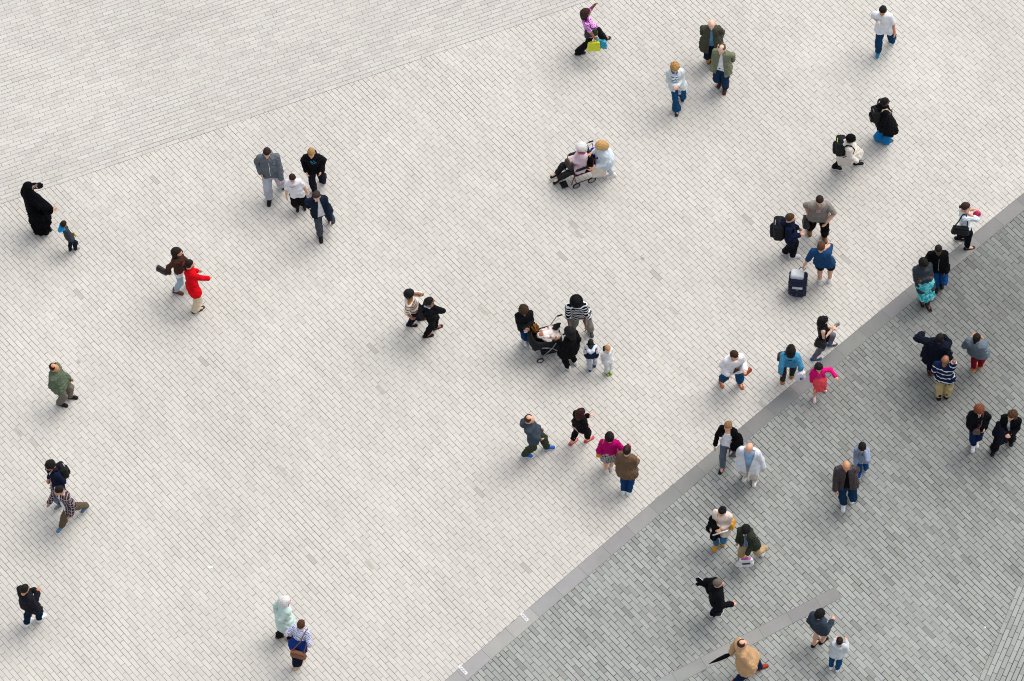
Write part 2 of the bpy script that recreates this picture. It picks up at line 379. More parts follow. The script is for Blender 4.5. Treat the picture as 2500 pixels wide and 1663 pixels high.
# ---------------------------------------------------------------- materials of things
_mc = {}
def L3(c): return tuple(c)
def hexc(h, k=.77):
    h = h.lstrip('#'); return tuple(k * (int(h[i:i + 2], 16) / 255.0) ** 2.2 for i in (0, 2, 4))
def cloth(c, pat=None, rough=0.9, kind='cloth'):
    key = (c, str(pat), rough)
    if key in _mc: return _mc[key]
    n = N(kind); co = n.objco(); x, y, z = n.xyz(co)
    base = hexc(c); col = base
    def rgb(v): 
        q = n.new('ShaderNodeRGB'); q.outputs[0].default_value = (*v, 1); return q.outputs[0]
    col = rgb(base)
    if pat:
        c2 = rgb(hexc(pat[1]))
        if pat[0] == 'h':      # hoops
            wv = n.ma('MULTIPLY', n.ma('SUBTRACT', n.noise(co, 9, 1), 0.5), pat[2] * 0.5)
            f = n.ma('FRACT', n.ma('DIVIDE', n.ma('ADD', n.ma('ADD', z, wv), n.ma('MULTIPLY', y, 0.25)), pat[2])); k = n.ma('LESS_THAN', f, pat[3] if len(pat) > 3 else 0.5)
            col = n.mix(k, col, c2)
        elif pat[0] == 'plaid':
            f1 = n.ma('LESS_THAN', n.ma('FRACT', n.ma('DIVIDE', z, pat[2])), 0.18); f2 = n.ma('LESS_THAN', n.ma('FRACT', n.ma('DIVIDE', n.ma('ADD', x, n.ma('MULTIPLY', y, 0.7)), pat[2])), 0.18)
            f3 = n.ma('LESS_THAN', n.ma('FRACT', n.ma('ADD', n.ma('DIVIDE', z, pat[2]), 0.4)), 0.35)
            col = n.mix(n.ma('MULTIPLY', f3, 0.5), col, rgb(hexc(pat[3])))
            col = n.mix(n.ma('MULTIPLY', n.ma('MAXIMUM', f1, f2), 0.85), col, c2)
        elif pat[0] == 'check':
            ck = n.new('ShaderNodeTexChecker'); n.L(co, ck.inputs[0]); ck.inputs['Scale'].default_value = 1 / pat[2]; col = n.mix(ck.outputs['Fac'], col, c2)
        elif pat[0] == 'blot':
            col = n.mix(n.ramp(n.noise(co, pat[2], 2), 0.46, 0.54), col, c2)
        elif pat[0] == 'yoke':  # patterned above a height
            vo = n.new('ShaderNodeTexVoronoi'); n.L(co, vo.inputs['Vector']); vo.inputs['Scale'].default_value = 42; vo.inputs['Randomness'].default_value = 0.25
            k = n.ma('MULTIPLY', n.ma('GREATER_THAN', z, pat[2]), n.ma('GREATER_THAN', vo.outputs['Distance'], 0.42)); col = n.mix(k, col, c2)
        elif pat[0] == 'bands':  # list of (z0,z1)
            k = None
            for a, b in pat[2]:
                q = n.ma('MULTIPLY', n.ma('GREATER_THAN', z, a), n.ma('LESS_THAN', z, b)); k = q if k is None else n.ma('MAXIMUM', k, q)
            col = n.mix(k, col, c2)
    var = n.ramp(n.noise(co, 7, 3, 0.6), 0.3, 0.7, 0.90, 1.10)
    cb = n.new('ShaderNodeCombineColor')
    for i in range(3): n.L(var, cb.inputs[i])
    col = n.mix(1.0, col, cb.outputs[0], 'MULTIPLY')
    n.L(col, n.b.inputs['Base Color']); n.b.inputs['Roughness'].default_value = rough
    n.b.inputs['Specular IOR Level'].default_value = 0.08 if rough > 0.8 else 0.2 if rough > .6 else 0.4
    hsum = n.ma('ADD', n.noise(co, 24, 3, 0.6, 0.6), n.ma('MULTIPLY', n.noise(co, 260, 1), 0.1))
    n.bump(hsum, 0.5, 0.012)
    _mc[key] = n.m; return n.m
def plain(c, rough=0.5, metal=0.0, name='plain'):
    key = ('p', c, rough, metal)
    if key in _mc: return _mc[key]
    n = N(name); co = n.objco()
    cr = n.mix(n.ramp(n.noise(co, 14, 3), 0.3, 0.7, 0, 0.25), (*hexc(c), 1), tuple(v * 0.75 for v in hexc(c)) + (1,))
    n.L(cr, n.b.inputs['Base Color']); n.b.inputs['Roughness'].default_value = rough; n.b.inputs['Metallic'].default_value = metal
    _mc[key] = n.m; return n.m
def skinmat(c):
    key = ('s', c)
    if key in _mc: return _mc[key]
    n = N('skin'); co = n.objco()
    b = hexc(c, .85)
    n.L(n.mix(n.ramp(n.noise(co, 16, 3), 0.35, 0.65, 0, 0.5), (*b, 1), (b[0] * 0.92, b[1] * 0.78, b[2] * 0.74, 1)), n.b.inputs['Base Color'])
    n.b.inputs['Roughness'].default_value = 0.5; n.b.inputs['Subsurface Weight'].default_value = 0.0
    _mc[key] = n.m; return n.m
def hairmat(c):
    key = ('h', c)
    if key in _mc: return _mc[key]
    n = N('hair'); co = n.objco(); b = hexc(c)
    mp = n.new('ShaderNodeMapping'); n.L(co, mp.inputs[0]); mp.inputs['Scale'].default_value = (1, 1, 0.18)
    s_ = n.noise(mp.outputs[0], 95, 3, 0.7)
    n.L(n.mix(n.ramp(s_, 0.35, 0.65), tuple(v * 0.55 for v in b) + (1,), tuple(min(1, v * 1.3) for v in b) + (1,)), n.b.inputs['Base Color'])
    n.b.inputs['Roughness'].default_value = 0.6; n.b.inputs['Specular IOR Level'].default_value = 0.18; n.bump(s_, 0.8, 0.01)
    _mc[key] = n.m; return n.m
SKIN = {'l': '#d9a487', 'p': '#e2b79e', 't': '#c48a62', 'a': '#d8a880', 'b': '#8d5a3c', 'd': '#4e3023', 'r': '#d58f78'}
# ---------------------------------------------------------------- people
def unit(v): v = A3(v); return v / (np.linalg.norm(v) + 1e-9)
def ik(a, t, l1, l2, pole):
    a, t = A3(a), A3(t); d = t - a; L = np.linalg.norm(d); mx = (l1 + l2) * 0.995
    if L > mx: d = d * mx / L; L = mx
    L = max(L, abs(l1 - l2) + 0.02); t = a + unit(d) * L; d = unit(t - a)
    q = (l1 * l1 - l2 * l2 + L * L) / (2 * L); hgt = math.sqrt(max(l1 * l1 - q * q, 0))
    p = A3(pole); p = p - (p @ d) * d; return a + d * q + unit(p) * hgt, t
ARM = {  # wrist relative to the shoulder: outwards, forwards, up (for a 1.75 m person), elbow pole
    'd': ((.04, .03, -.535), (.2, -1, 0)), 'f': ((.01, .20, -.49), (.12, -1, -.3)), 'b': ((.04, -.20, -.50), (.2, -1, .2)),
    'ff': ((.0, .33, -.34), (.15, -.8, -.6)), 'p': ((.02, .12, -.42), (.45, -1, 0)), 'h': ((-.12, .25, -.23), (.3, -.4, -1)),
    'e': ((-.06, .10, .08), (.5, .5, -1)), 'k': ((.05, .05, -.33), (1, -.6, .1)), 'm': ((-.13, .20, .04), (.45, .2, -1)),
    'o': ((.27, .10, -.38), (.3, -1, -.3)), 't': ((-.05, -.14, -.41), (.6, -.5, 0)), 'c': ((-.22, .20, -.20), (.5, .1, -.8)),
    'q': ((-.04, .25, -.12), (.3, -.3, -1)), 'w': ((.02, .24, -.22), (.3, -.6, -.8)), 'u': ((.08, .32, .12), (.5, .2, -1)), 'oo': ((.46, .12, -.16), (.2, -1, -.5))}
def wrinkle(rs, amp, wl=0.1):
    ks = [(rs.normal(size=3), rs.uniform(0, 6.3)) for _ in range(4)]
    ks = [(k / np.linalg.norm(k) * 2 * math.pi / (wl * rs.uniform(.6, 1.5)), p) for k, p in ks]
    def g(X, Y, Z):
        s_ = 0; w1 = np.sin(X * 21 + Z * 13 + ks[0][1]) * 0.9
        for k, p in ks: s_ = s_ + np.sin(X * k[0] + Y * k[1] + Z * k[2] + p + w1)
        return s_ * amp / 2.0
    return g
_shoes = {}
def shoe_mesh(style):
    """foot-local: heel at y=-.09, toe at y=+.17, ankle above the origin, ground at z=0"""
    if style in _shoes: return _shoes[style]
    if style == 'boot': P = [('c', (0, -.05, .04), (0, .11, .032), .042, .037, 1, .02), ('c', (0, -.03, .05), (0, -.03, .13), .046, .048, 1, .03)]
    elif style == 'flat': P = [('c', (0, -.055, .018), (0, .10, .016), .036, .034, 1, .02)]
    elif style == 'sandal': P = [('c', (0, -.055, .008), (0, .115, .006), .040, .042, 1, .02), ('c', (-.03, .05, .045), (.03, .05, .045), .014, .014, 1, .01), ('c', (-.03, .0, .05), (.03, .0, .05), .014, .014, 1, .01)]
    else: P = [('c', (0, -.045, .042), (0, .11, .030), .041, .038, 1, .02), ('c', (0, -.03, .06), (0, -.02, .085), .042, .040, 1, .03)]
    def cutf(X, Y, Z, f): return np.maximum(f, 0.008 - Z)
    up = Field(P + [('f', cutf)], 0.008).mesh()
    if style == 'flat':
        P2 = [('c', (0, -.055, .018), (0, .10, .016), .036, .034, 1, .02), ('f', lambda X, Y, Z, f: np.maximum(np.maximum(f, .008 - Z), 0.02 - np.sqrt(X ** 2 + ((Y - 0.0) * .45) ** 2 + (Z - .05) ** 2 * .3)))]
        up = Field(P2, 0.006).mesh()
    so_ = Field([('c', (0, -.05, .012), (0, .115, .012), .046, .042, 1, .02), ('f', lambda X, Y, Z, f: np.maximum(np.maximum(f, -Z), Z - (0.014 if style in ('flat', 'sandal') else 0.024)))], 0.008).mesh()
    _shoes[style] = (up, so_); return _shoes[style]
def hand(W, d, n_, u, s_, curl, side):
    """palm and five fingers from the wrist W along d; n_ palm normal, u towards the thumb"""
    out = []
    d, n_, u = unit(d), unit(n_), unit(u); K = W + d * .085 * s_
    out.append(tube([W - d * .02, W + d * .01, W + d * .045 * s_, K, K + d * .012], [.026 * s_, .030 * s_, .041 * s_, .040 * s_, .02 * s_], 8, (n_, .42)))
    for i, (ofs, ln) in enumerate([(.030, .072), (.010, .080), (-.010, .075), (-.029, .058)]):
        p = K - d * .012 + u * ofs * s_; dd = d; pts = [p]; c_ = curl * (0.85 + 0.12 * i)
        for j, fr in enumerate((.42, .32, .26)):
            a = c_ * (0.55 if j == 0 else 1.0); dd = unit(dd * math.cos(a) + n_ * math.sin(a)); pts.append(pts[-1] + dd * ln * fr * s_)
        out.append(tube(pts, [.0105 * s_, .0098 * s_, .009 * s_, .0065 * s_], 5))
    p = W + d * .025 * s_ + u * .026 * s_; dd = unit(d * .7 + u * .75 + n_ * .25); p2 = p + dd * .038 * s_; d3_ = unit(dd + d * .5 + n_ * .4 * curl); 
    out.append(tube([p - u * .01, p2, p2 + d3_ * .03 * s_, p2 + d3_ * .048 * s_], [.014 * s_, .0125 * s_, .0105 * s_, .007 * s_], 5))
    return out
class Person: pass
def person(label, head, feet, A, H=1.72, bw=1.0, skin='l', hair=('short', '#241a14'), look=0, nod=14, top=None, inner=None, pants=None, shoe=('sneaker', '#eeeeee', '#eeeeee'),
           arms=('d', 'd'), hz=None, group='people crossing the plaza', hipz=None, hip=None, knees=None, seed=None, twist=0, curl=.45, belly=0, ground=True):
    s_ = H / 1.75; rs = np.random.RandomState(abs(hash(label)) % 2 ** 31 if seed is None else seed)
    import zlib
    rs = np.random.RandomState(zlib.crc32(label.encode()) % 2 ** 31)
    hz = hz if hz is not None else H - .125 * s_
    hw = G(head[0], head[1], hz)
    fw = [G(f[0], f[1], f[2] if len(f) > 2 else 0.0) for f in feet]
    mid = (fw[0] + fw[1]) / 2; 
    org = A3((mid[0] * .6 + hw[0] * .4, mid[1] * .6 + hw[1] * .4, 0))
    yaw = R(A - 90); Rm = rot(yaw); toL = lambda p: (A3(p) - org) @ Rm       # world -> local (Rm^T p)
    hc = toL(hw); ft = [toL(f) for f in fw]
    lean = math.hypot(hc[0] - (ft[0][0] + ft[1][0]) / 2, hc[1] - (ft[0][1] + ft[1][1]) / 2)
    wl = (hw - mid)
    print('P %-60s lean %.2f (%.2f %.2f) stride %.2f' % (label[:60], lean, wl[0], wl[1], np.linalg.norm(fw[0] - fw[1])))
    # spine
    nb = hc + A3((0, -.035, -.165)) * s_ 
    hp = toL(hip) if hip is not None else A3((.5 * (hc[0] * .35 + (ft[0][0] + ft[1][0]) / 2 * .65) * 2, .5 * (hc[1] * .35 + (ft[0][1] + ft[1][1]) / 2 * .65) * 2, 0))
    hp[2] = hipz if hipz is not None else .525 * H
    ank = []
    for k in (0, 1):
        f = ft[k]; z = f[2]; ank.append(A3((f[0], f[1] - .03 * s_, z + .075 * s_)))
    legL = .245 * H
    hj = lambda sx: hp + A3((sx * .088 * s_ * min(bw, 1.15), 0, -.02 * s_))
    if hipz is None:
        for _ in range(40):
            if max(np.linalg.norm(hj(sx) - ank[k]) for k, sx in ((0, -1), (1, 1))) > 2 * legL * .992: hp[2] -= .008
            else: break
    tor = np.linalg.norm(nb - hp)
    ct, st_ = math.cos(R(twist)), math.sin(R(twist))
    SH = []
    for sx in (-1, 1): SH.append(nb + A3((sx * .156 * s_ * (0.5 + .5 * bw) * ct, sx * .156 * s_ * st_, -.062 * s_)))
    waist = hp * .66 + nb * .34; chest = hp * .3 + nb * .7
    kn = []; an = []
    for k, sx in ((0, -1), (1, 1)):
        a_, b_ = ik(hj(sx), ank[k], legL, legL, (sx * .12, 1, .1)); kn.append(a_); an.append(b_)
    el = []; wr = []
    for k, sx in ((0, -1), (1, 1)):
        ar = arms[k]
        if isinstance(ar, str): o_, pl = ARM[ar]; t = SH[k] + A3((sx * o_[0], o_[1], o_[2])) * s_; pl = (sx * pl[0], pl[1], pl[2])
        elif ar[0] == 'px': t = toL(G(*ar[1])); pl = (sx * ar[2][0], ar[2][1], ar[2][2]) if len(ar) > 2 else (sx * .5, -.8, -.5)
        else: t = SH[k] + A3((sx * ar[0][0], ar[0][1], ar[0][2])) * s_; pl = (sx * ar[1][0], ar[1][1], ar[1][2])
        a_, b_ = ik(SH[k], t, .172 * H, .148 * H, pl); el.append(a_); wr.append(b_)
    J = Person(); J.hp, J.nb, J.sh, J.el, J.wr, J.kn, J.an, J.hc, J.s = hp, nb, SH, el, wr, kn, an, hc, s_
    bl = .82 + .0
    ky = .66 + .10 * max(0, bw - 1)
    sw = (.5 + .5 * bw)
    def torso(g, hem=None, blouse=0.0):
        P = [('c', hp + A3((0, 0, -.03)), waist, .141 * s_ * bw + g, .123 * s_ * bw + g + blouse, ky, .04),
             ('c', waist, chest, .123 * s_ * bw + g + blouse, .140 * s_ * sw + g, ky, .04),
             ('c', SH[0] * .8 + SH[1] * .2 + A3((0, 0, -.02)), SH[1] * .8 + SH[0] * .2 + A3((0, 0, -.02)), .060 * s_ + g, .060 * s_ + g, 1, .05),
             ('c', chest + A3((0, 0, .05 * s_)), nb + A3((0, 0, -.035)), .115 * s_ + g, .058 * s_ + g * .8, .8, .05)]
        if belly: P.append(('e', waist + A3((0, .055 * s_, -.02)), (.135 * s_ * bw + g, .11 * s_ * belly + g, .15 * s_), .05))
        return P
    def armp(k, g, frac=1.0, r=(.050, .042, .030)):
        P = []; r = [q * s_ * (.6 + .4 * bw) + g for q in r]
        f1 = min(1, frac * 2); e1 = SH[k] + (el[k] - SH[k]) * f1; P.append(('c', SH[k], e1, r[0] + .006, r[0] + (r[1] - r[0]) * f1, 1, .03))
        if frac > .5: f2 = (frac - .5) * 2; e2 = el[k] + (wr[k] - el[k]) * f2; P.append(('c', el[k], e2, r[1], r[1] + (r[2] - r[1]) * f2 * (1 if g < .01 else .4), 1, .03))
        return P
    def legp(k, g, frac=1.0, r=(.088, .058, .040), flare=0.0):
        sx = (-1, 1)[k]; P = []; r = [q * s_ * (.55 + .45 * bw) + g for q in r]
        f1 = min(1, frac * 2); e1 = hj(sx) + (kn[k] - hj(sx)) * f1; P.append(('c', hj(sx), e1, r[0], r[0] + (r[1] - r[0]) * f1, 1, .03))
        if frac > .5:
            f2 = (frac - .5) * 2; e2 = kn[k] + (an[k] - kn[k]) * f2
            m2 = kn[k] + (an[k] - kn[k]) * f2 * .4 + A3((0, -.012, 0))
            P.append(('c', kn[k], m2, r[1], r[1] * .98, 1, .03)); P.append(('c', m2, e2, r[1] * .98, r[1] * .98 + (r[2] + flare - r[1] * .98) * f2, 1, .03))
        return P
    # body ------------------------------------------------
    bp = torso(-.004) + [('c', nb + A3((0, 0, -.05)), hc + A3((0, -.012, -.05)) * s_, .056 * s_, .052 * s_, 1, .02)]
    for k in (0, 1): bp += armp(k, 0) + legp(k, -.004)
    bare = shoe and shoe[0] in ('flat', 'sandal')
    for k in (0, 1): bp.append(('c', an[k] + A3((0, .01, -.02)), an[k] + A3((0, (.12 if bare else .08) * s_, -.045 * s_)), (.036 if bare else .026) * s_, (.030 if bare else .02) * s_, 1, .03))
    body = Field(bp, .0115).mesh()
    # head in its own axes
    hy = R(look) ; hx = R(-(nod * .55 - 2))
    cx, sx_ = math.cos(hx), math.sin(hx); Rx = np.array([[1, 0, 0], [0, cx, -sx_], [0, sx_, cx]]); HM = rot(hy) @ Rx
    fat = 1 + .08 * (bw - 1)
    hd = [('e', (0, -.012, .028), (.074, .094, .092), .02), ('e', (0, .022, -.040), (.058 * fat, .068, .078), .04), ('e', (0, .062, -.092), (.026, .024, .020), .03),
          ('c', (0, .088, -.004), (0, .108, -.036), .011, .015, 1, .02), ('c', (-.03, .078, .014), (.03, .078, .014), .014, .014, 1, .02), ('e', (0, .086, -.066), (.024, .012, .010), .015),
          ('e', (-.077, -.006, -.015), (.012, .022, .032), .01), ('e', (.077, -.006, -.015), (.012, .022, .032), .01), ('c', (0, -.02, -.06), (0, -.035, -.15), .052, .055, 1, .03)]
    hV, hF = Field(hd, .0075).mesh()
    sH = s_ ** .5 * 1.03; 
    toB = lambda V: (np.asarray(V) * sH) @ HM.T + hc
    bits = [(body[0], body[1], 0), (toB(hV), hF, 0)]
    for sx in (-1, 1):
        V, F = ball((sx * .030, .083, -.002), (.013, .008, .007), 8, 4); bits.append((toB(V), F, 1))
        V, F = ball((sx * .030, .089, -.002), (.006, .004, .006), 6, 4); bits.append((toB(V), F, 2))
        V, F = tube([(sx * .014, .094, .016), (sx * .032, .091, .021), (sx * .048, .078, .015)], [.004, .0045, .003], 5); bits.append((toB(V), F, 2))
    V, F = ball((0, .095, -.066), (.022, .006, .007), 8, 4); bits.append((toB(V), F, 3))
    for k, sx in ((0, -1), (1, 1)):
        d = unit(wr[k] - el[k]); inw = A3((-sx, .0, 0)); 
        if d[2] > -.55: inw = A3((-sx * .4, -.3, -1)) if arms[k] in ('h', 'q', 'w', 'c', 'o', 'oo', 'u') or not isinstance(arms[k], str) else A3((-sx, -.5, 0))
        n_ = inw - (inw @ d) * d; ref = A3((0, 1, .1)) if d[2] < -.55 else A3((-sx, .2, .6)); u = ref - (ref @ d) * d; u = u - (u @ unit(n_)) * unit(n_)
        for V, F in hand(wr[k], d, n_, u, s_ ** .8, curl, sx): bits.append((V, F, 0))
    MW = Matrix.Translation(org) @ Matrix.Rotation(yaw, 4, 'Z')
    haircol = hair[1]
    po = mk('person', bits, [skinmat(SKIN.get(skin, skin)), plain('#e8e4de', .3, name='eye_white'), plain('#1a120e' if haircol.lower() > '#c' else haircol, .5, name='brow'), plain({'d': '#5a3028', 'b': '#7d4436'}.get(skin, '#b8655a'), .5, name='lip')], None, MW)
    tag(po, label, 'person', group)
    def part(name, parts, mats, lab=None, par=po, smooth=True):
        o = mk(name, parts, mats, par, None, smooth, lab); return o
    # lower body ------------------------------------------
    if pants:
        p = dict(kind='trousers', c='#22252c', g=.012, len=.97, r=(.090, .063, .053), flare=0.0, pat=None, wr=.005); p.update(pants); p['g'] *= s_ ** .8; p['len'] = min(p['len'], .955) if p['kind'] == 'trousers' else p['len']
        wk = wrinkle(rs, p['wr'], .10)
        if p['kind'] == 'skirt':
            hz_ = hp[2] - p['len']; q = [('c', hp + A3((0, 0, .06)), hp + A3((0, 0, -.04)), .135 * s_ * bw + .01, .16 * s_ * bw + .012, .75, .05)]
            for k in (0, 1):
                e2 = (kn[k] if p['len'] < .6 else an[k]) + A3((0, 0, -.03)); q += [('c', hj((-1, 1)[k]), e2, .10 * s_ * bw + .01, .10 * s_ * bw + p['flare'], 1, .12)]
            q.append(('c', hp, (kn[0] + kn[1]) / 2 + A3((0, 0, -.05)), .12 * s_, .12 * s_ + p['flare'], 1, .1))
            fold = rs.uniform(0, 6)
            q.append(('f', lambda X, Y, Z, f: np.maximum(f + wk(X, Y, Z) + .010 * np.sin(14 * np.arctan2(Y - hp[1], X - hp[0]) + fold) * np.clip((hp[2] - Z) * 4, 0, 1), hz_ - Z)))
            part('skirt', [Field(q, .011).mesh()], cloth(p['c'], p['pat']))
        else:
            q = [('c', hp + A3((0, 0, .07 * s_)), hp + A3((0, 0, -.04 * s_)), .132 * s_ * bw + p['g'], .141 * s_ * bw + p['g'], ky + .04, .04)]
            for k in (0, 1): q += legp(k, p['g'], p['len'], p['r'], p['flare'])
            zt = max(hp[2] + .09 * s_, 0)
            def fn(X, Y, Z, f):
                low = np.clip((hp[2] - Z) / .5, 0, 1)
                g_ = f + wk(X, Y, Z) * (0.6 + low) + .0035 * np.sin(Z * 105 + 3 * np.sin(X * 17) + 2 * np.sin(Y * 15)) * np.clip((.30 * s_ - Z) * 8, 0, 1)
                return np.maximum(g_, Z - zt)
            q.append(('f', fn))
            part({'shorts': 'shorts', 'leggings': 'leggings'}.get(p['kind'], 'trousers'), [Field(q, .011).mesh()], cloth(p['c'], p['pat']))
    # upper body ------------------------------------------
    def upper(name, t, base_g):
        wk = wrinkle(rs, t['wr'], t['wl']); g = (base_g + t['lo']) * s_ ** .8; hz_ = hp[2] - t['hem']
        q = torso(g, blouse=t['blouse'])
        low = hp + A3((0, 0, -min(t['hem'], .12) * .8))
        q.append(('c', hp + A3((0, 0, .02)), low, .142 * s_ * bw + g, .144 * s_ * bw + g + t['flare'] * .3, ky + .04, .04))
        if t['hem'] > .0:
            for k in (0, 1):
                h0 = hj((-1, 1)[k]); e2 = h0 + (kn[k] - h0) * min(1, (t['hem'] + .05) / (.245 * H)); rr = .093 * s_ * (.55 + .45 * bw) + g + .004
                q.append(('c', h0, e2, rr, rr + t['flare'] * .5, 1, .05))
        if t['hem'] > .14:
            kk = min(1.0, (t['hem'] - .02) / (hp[2] - .06)); 
            for k in (0, 1):
                lg = [hj((-1, 1)[k]), kn[k], an[k]]
                tt = kk * 2; e2 = lg[0] + (lg[1] - lg[0]) * min(1, tt) if tt <= 1 else lg[1] + (lg[2] - lg[1]) * (tt - 1)
                e2 = e2 + A3((0, 0, -.05)); q.append(('c', lg[0], e2, .105 * s_ * bw + g, .105 * s_ * bw + g + t['flare'], 1, .12))
                if tt > 1: q.append(('c', lg[0], lg[1], .105 * s_ * bw + g, .10 * s_ * bw + g + t['flare'] * .6, 1, .10))
            q.append(('c', hp, (e2 + hj(1)) / 2 * A3((0, 1, 1)) + A3((hp[0], 0, 0)), .12 * s_ + g, .12 * s_ + g + t['flare'], 1, .12))
        zc = hz_
        def fn(X, Y, Z, f):
            f = f + wk(X, Y, Z)
            if t['ribs']: f = f + t['ribs'] * np.sin(Z * 70 + 2 * np.sin(X * 9))
            if t['hem'] > .3: f = f + .012 * np.sin(11 * np.arctan2(Y - hp[1], X - hp[0]) + 1.3) * np.clip((hp[2] - Z) * 3, 0, 1)
            # hem dips a little at the back, and hangs unevenly
            f = np.maximum(f, zc + .012 * np.sin(X * 14 + 1) - Z)
            if t['open']:
                wd = t['open'] * (0.35 + 1.0 * np.clip((nb[2] - Z) / (nb[2] - zc), 0, 1)) if t['openup'] == 0 else t['open'] * (1.25 - 1.1 * np.clip((nb[2] - Z) / (nb[2] - zc), 0, 1))
                f = np.maximum(f, np.minimum(wd - np.abs(X - hp[0] * .5 - nb[0] * .5), (Y - (hp[1] * .5 + nb[1] * .5)) + .0))
            if t['neck']:
                f = np.maximum(f, t['neck'] - np.sqrt((X - nb[0]) ** 2 + (Y - nb[1] - .05) ** 2 + (Z - nb[2] - .03) ** 2))
            return f
        q.append(('f', fn))
        if t['sl'] > 0:
            for k in (0, 1): 
                fr = .22 + .76 * t['sl']; fr = min(fr, .99 if t['sl'] >= 1 else fr); q += armp(k, .010 + t['lo'] * .4, fr, (.049, .043, .040))
            wk2 = wrinkle(rs, t['wr'] * .8, .07)
            q.append(('f', lambda X, Y, Z, f: f + wk2(X, Y, Z) * (np.abs(X - nb[0]) > .14)))
        if t['hood']:
            b0 = nb + A3((0, -.075, -.01)) * 1; r_ = .042 * t['hood']
            q += [('c', nb + A3((-.085, -.02, .0)), b0 + A3((-.05, -.04, -.01)), r_ * .8, r_, 1, .03), ('c', nb + A3((.085, -.02, .0)), b0 + A3((.05, -.04, -.01)), r_ * .8, r_, 1, .03),
                  ('c', b0 + A3((-.05, -.04, -.01)), b0 + A3((0, -.055, -.05)), r_, r_, 1, .03), ('c', b0 + A3((.05, -.04, -.01)), b0 + A3((0, -.055, -.05)), r_, r_, 1, .03)]
        elif t['collar']:
            pr = None
            for a in range(-150, 151, 50):
                c_ = nb + A3((.062 * math.sin(R(a + 180)), .058 * math.cos(R(a + 180)) - .002, .012 + .0))
                if pr is not None: q.append(('c', pr, c_, .017, .017, 1, .012))
                pr = c_
        V, F = Field(q, .0105).mesh()
        return part(name, [(V, F)], cloth(t['c'], t['pat'], t['rough'])), (V, F)
    TD = dict(name='jacket', c='#222222', sl=1.0, hem=.06, lo=.012, open=0, openup=0, hood=0, collar=0, pat=None, wr=.006, wl=.10, flare=.01, blouse=.01, rough=.9, neck=0, ribs=0)
    J.top = None
    if inner:
        t = dict(TD); t.update(name='shirt', sl=0, hem=.03, lo=.0, wr=.004, blouse=0); t.update(inner); upper(t['name'], t, .010)
    if top:
        t = dict(TD); t.update(top); o_, J.top = upper(t['name'], t, .020 if inner else .012)
    # hair -------------------------------------------------
    hk = hair[0]
    if hk != 'bald':
        g = {'short': .010, 'buzz': .005, 'bob': .020, 'long': .018, 'bun': .012, 'ring': .009, 'mop': .026, 'cap': .014, 'hat': .016, 'beanie': .02, 'scarf': .024, 'afro': .055, 'curly': .034, 'tail': .012, 'none': .01}[hk]
        q = [('e', (0, -.014, .030), (.076 + g, .096 + g, .094 + g * 1.1), .02)]
        low = {'short': -.055, 'buzz': -.05, 'bob': -.13, 'long': -.13, 'bun': -.06, 'ring': -.05, 'mop': -.045, 'cap': .0, 'hat': .01, 'beanie': -.03, 'scarf': -.16, 'afro': -.08, 'curly': -.12, 'tail': -.06}[hk]
        if hk in ('bob', 'long', 'curly', 'scarf'):
            q += [('c', (0, -.05, 0), (0, -.055, low), .085 + g * .5, .070 + g * .4, 1, .04), ('c', (-.055, -.02, 0), (-.06, -.03, low), .04, .035, 1, .04), ('c', (.055, -.02, 0), (.06, -.03, low), .04, .035, 1, .04)]
        wk = wrinkle(rs, .007 if hk in ('curly', 'afro', 'bob', 'long', 'mop') else .003, .035)
        fr = {'short': .050, 'buzz': .045, 'mop': .085, 'bob': .055, 'long': .055, 'bun': .045, 'ring': .045, 'tail': .045, 'curly': .055, 'scarf': .035, 'cap': .2, 'hat': .2, 'beanie': .2, 'afro': .045}[hk]
        def fn(X, Y, Z, f):
            f = f + wk(X, Y, Z)
            up = .035 if hk in ('mop',) else .060
            face = np.minimum(np.minimum((Y - (fr - .04)) , (up + .0 * X) - Z + (Y - .05) * .25), .095 - np.abs(X))
            face2 = np.minimum((Y - (.012 if hk in ('short', 'buzz', 'ring', 'bun', 'tail', 'mop') else .04)), (.015) - Z)
            if hk in ('cap', 'hat', 'beanie'): return np.maximum(f, (.012 if hk != 'beanie' else -.02) - Z)
            f = np.maximum(f, np.maximum(face, face2)) if True else f
            if hk == 'ring': f = np.maximum(f, .055 - np.sqrt(X ** 2 + (Y + .02) ** 2 + (Z - .115) ** 2)); f = np.maximum(f, np.minimum(Y - .03, Z - .045) - .3 * np.abs(X) * 0)
            if low > -.1: f = np.maximum(f, low - Z)
            return f
        q.append(('f', fn))
        if hk == 'long':
            bk = HM.T @ A3((0, -.02, -1))     # hangs down in body axes
            e_ = A3((0, -.075, -.08)); L_ = hair[2] if len(hair) > 2 else .24
            q += [('c', (-.03, -.05, -.04), e_ + A3((-.03, 0, 0)) + bk * L_, .055, .035, 1, .04), ('c', (.03, -.05, -.04), e_ + A3((.03, 0, 0)) + bk * L_ * .93, .055, .035, 1, .04)]
        if hk == 'bun': q.append(('e', hair[2] if len(hair) > 2 else (0, -.11, .05), (.036, .036, .036), .01))
        if hk == 'tail': q += [('c', (0, -.10, .02), (0, -.13, -.02), .022, .03, 1, .02), ('c', (0, -.13, -.02), (0, -.12, -.16), .03, .018, 1, .02)]
        if hk == 'scarf':
            for a in range(0, 360, 45): q.append(('c', (.07 * math.cos(R(a)), .06 * math.sin(R(a)), -.12), (.07 * math.cos(R(a + 45)), .06 * math.sin(R(a + 45)), -.12), .028, .028, 1, .02))
        if hk == 'cap': q.append(('f', lambda X, Y, Z, f: np.minimum(f, np.maximum(np.sqrt(X ** 2 + (Y - .085) ** 2) - .075, np.abs(Z - .03 + (Y - .08) * .2) - .008))))
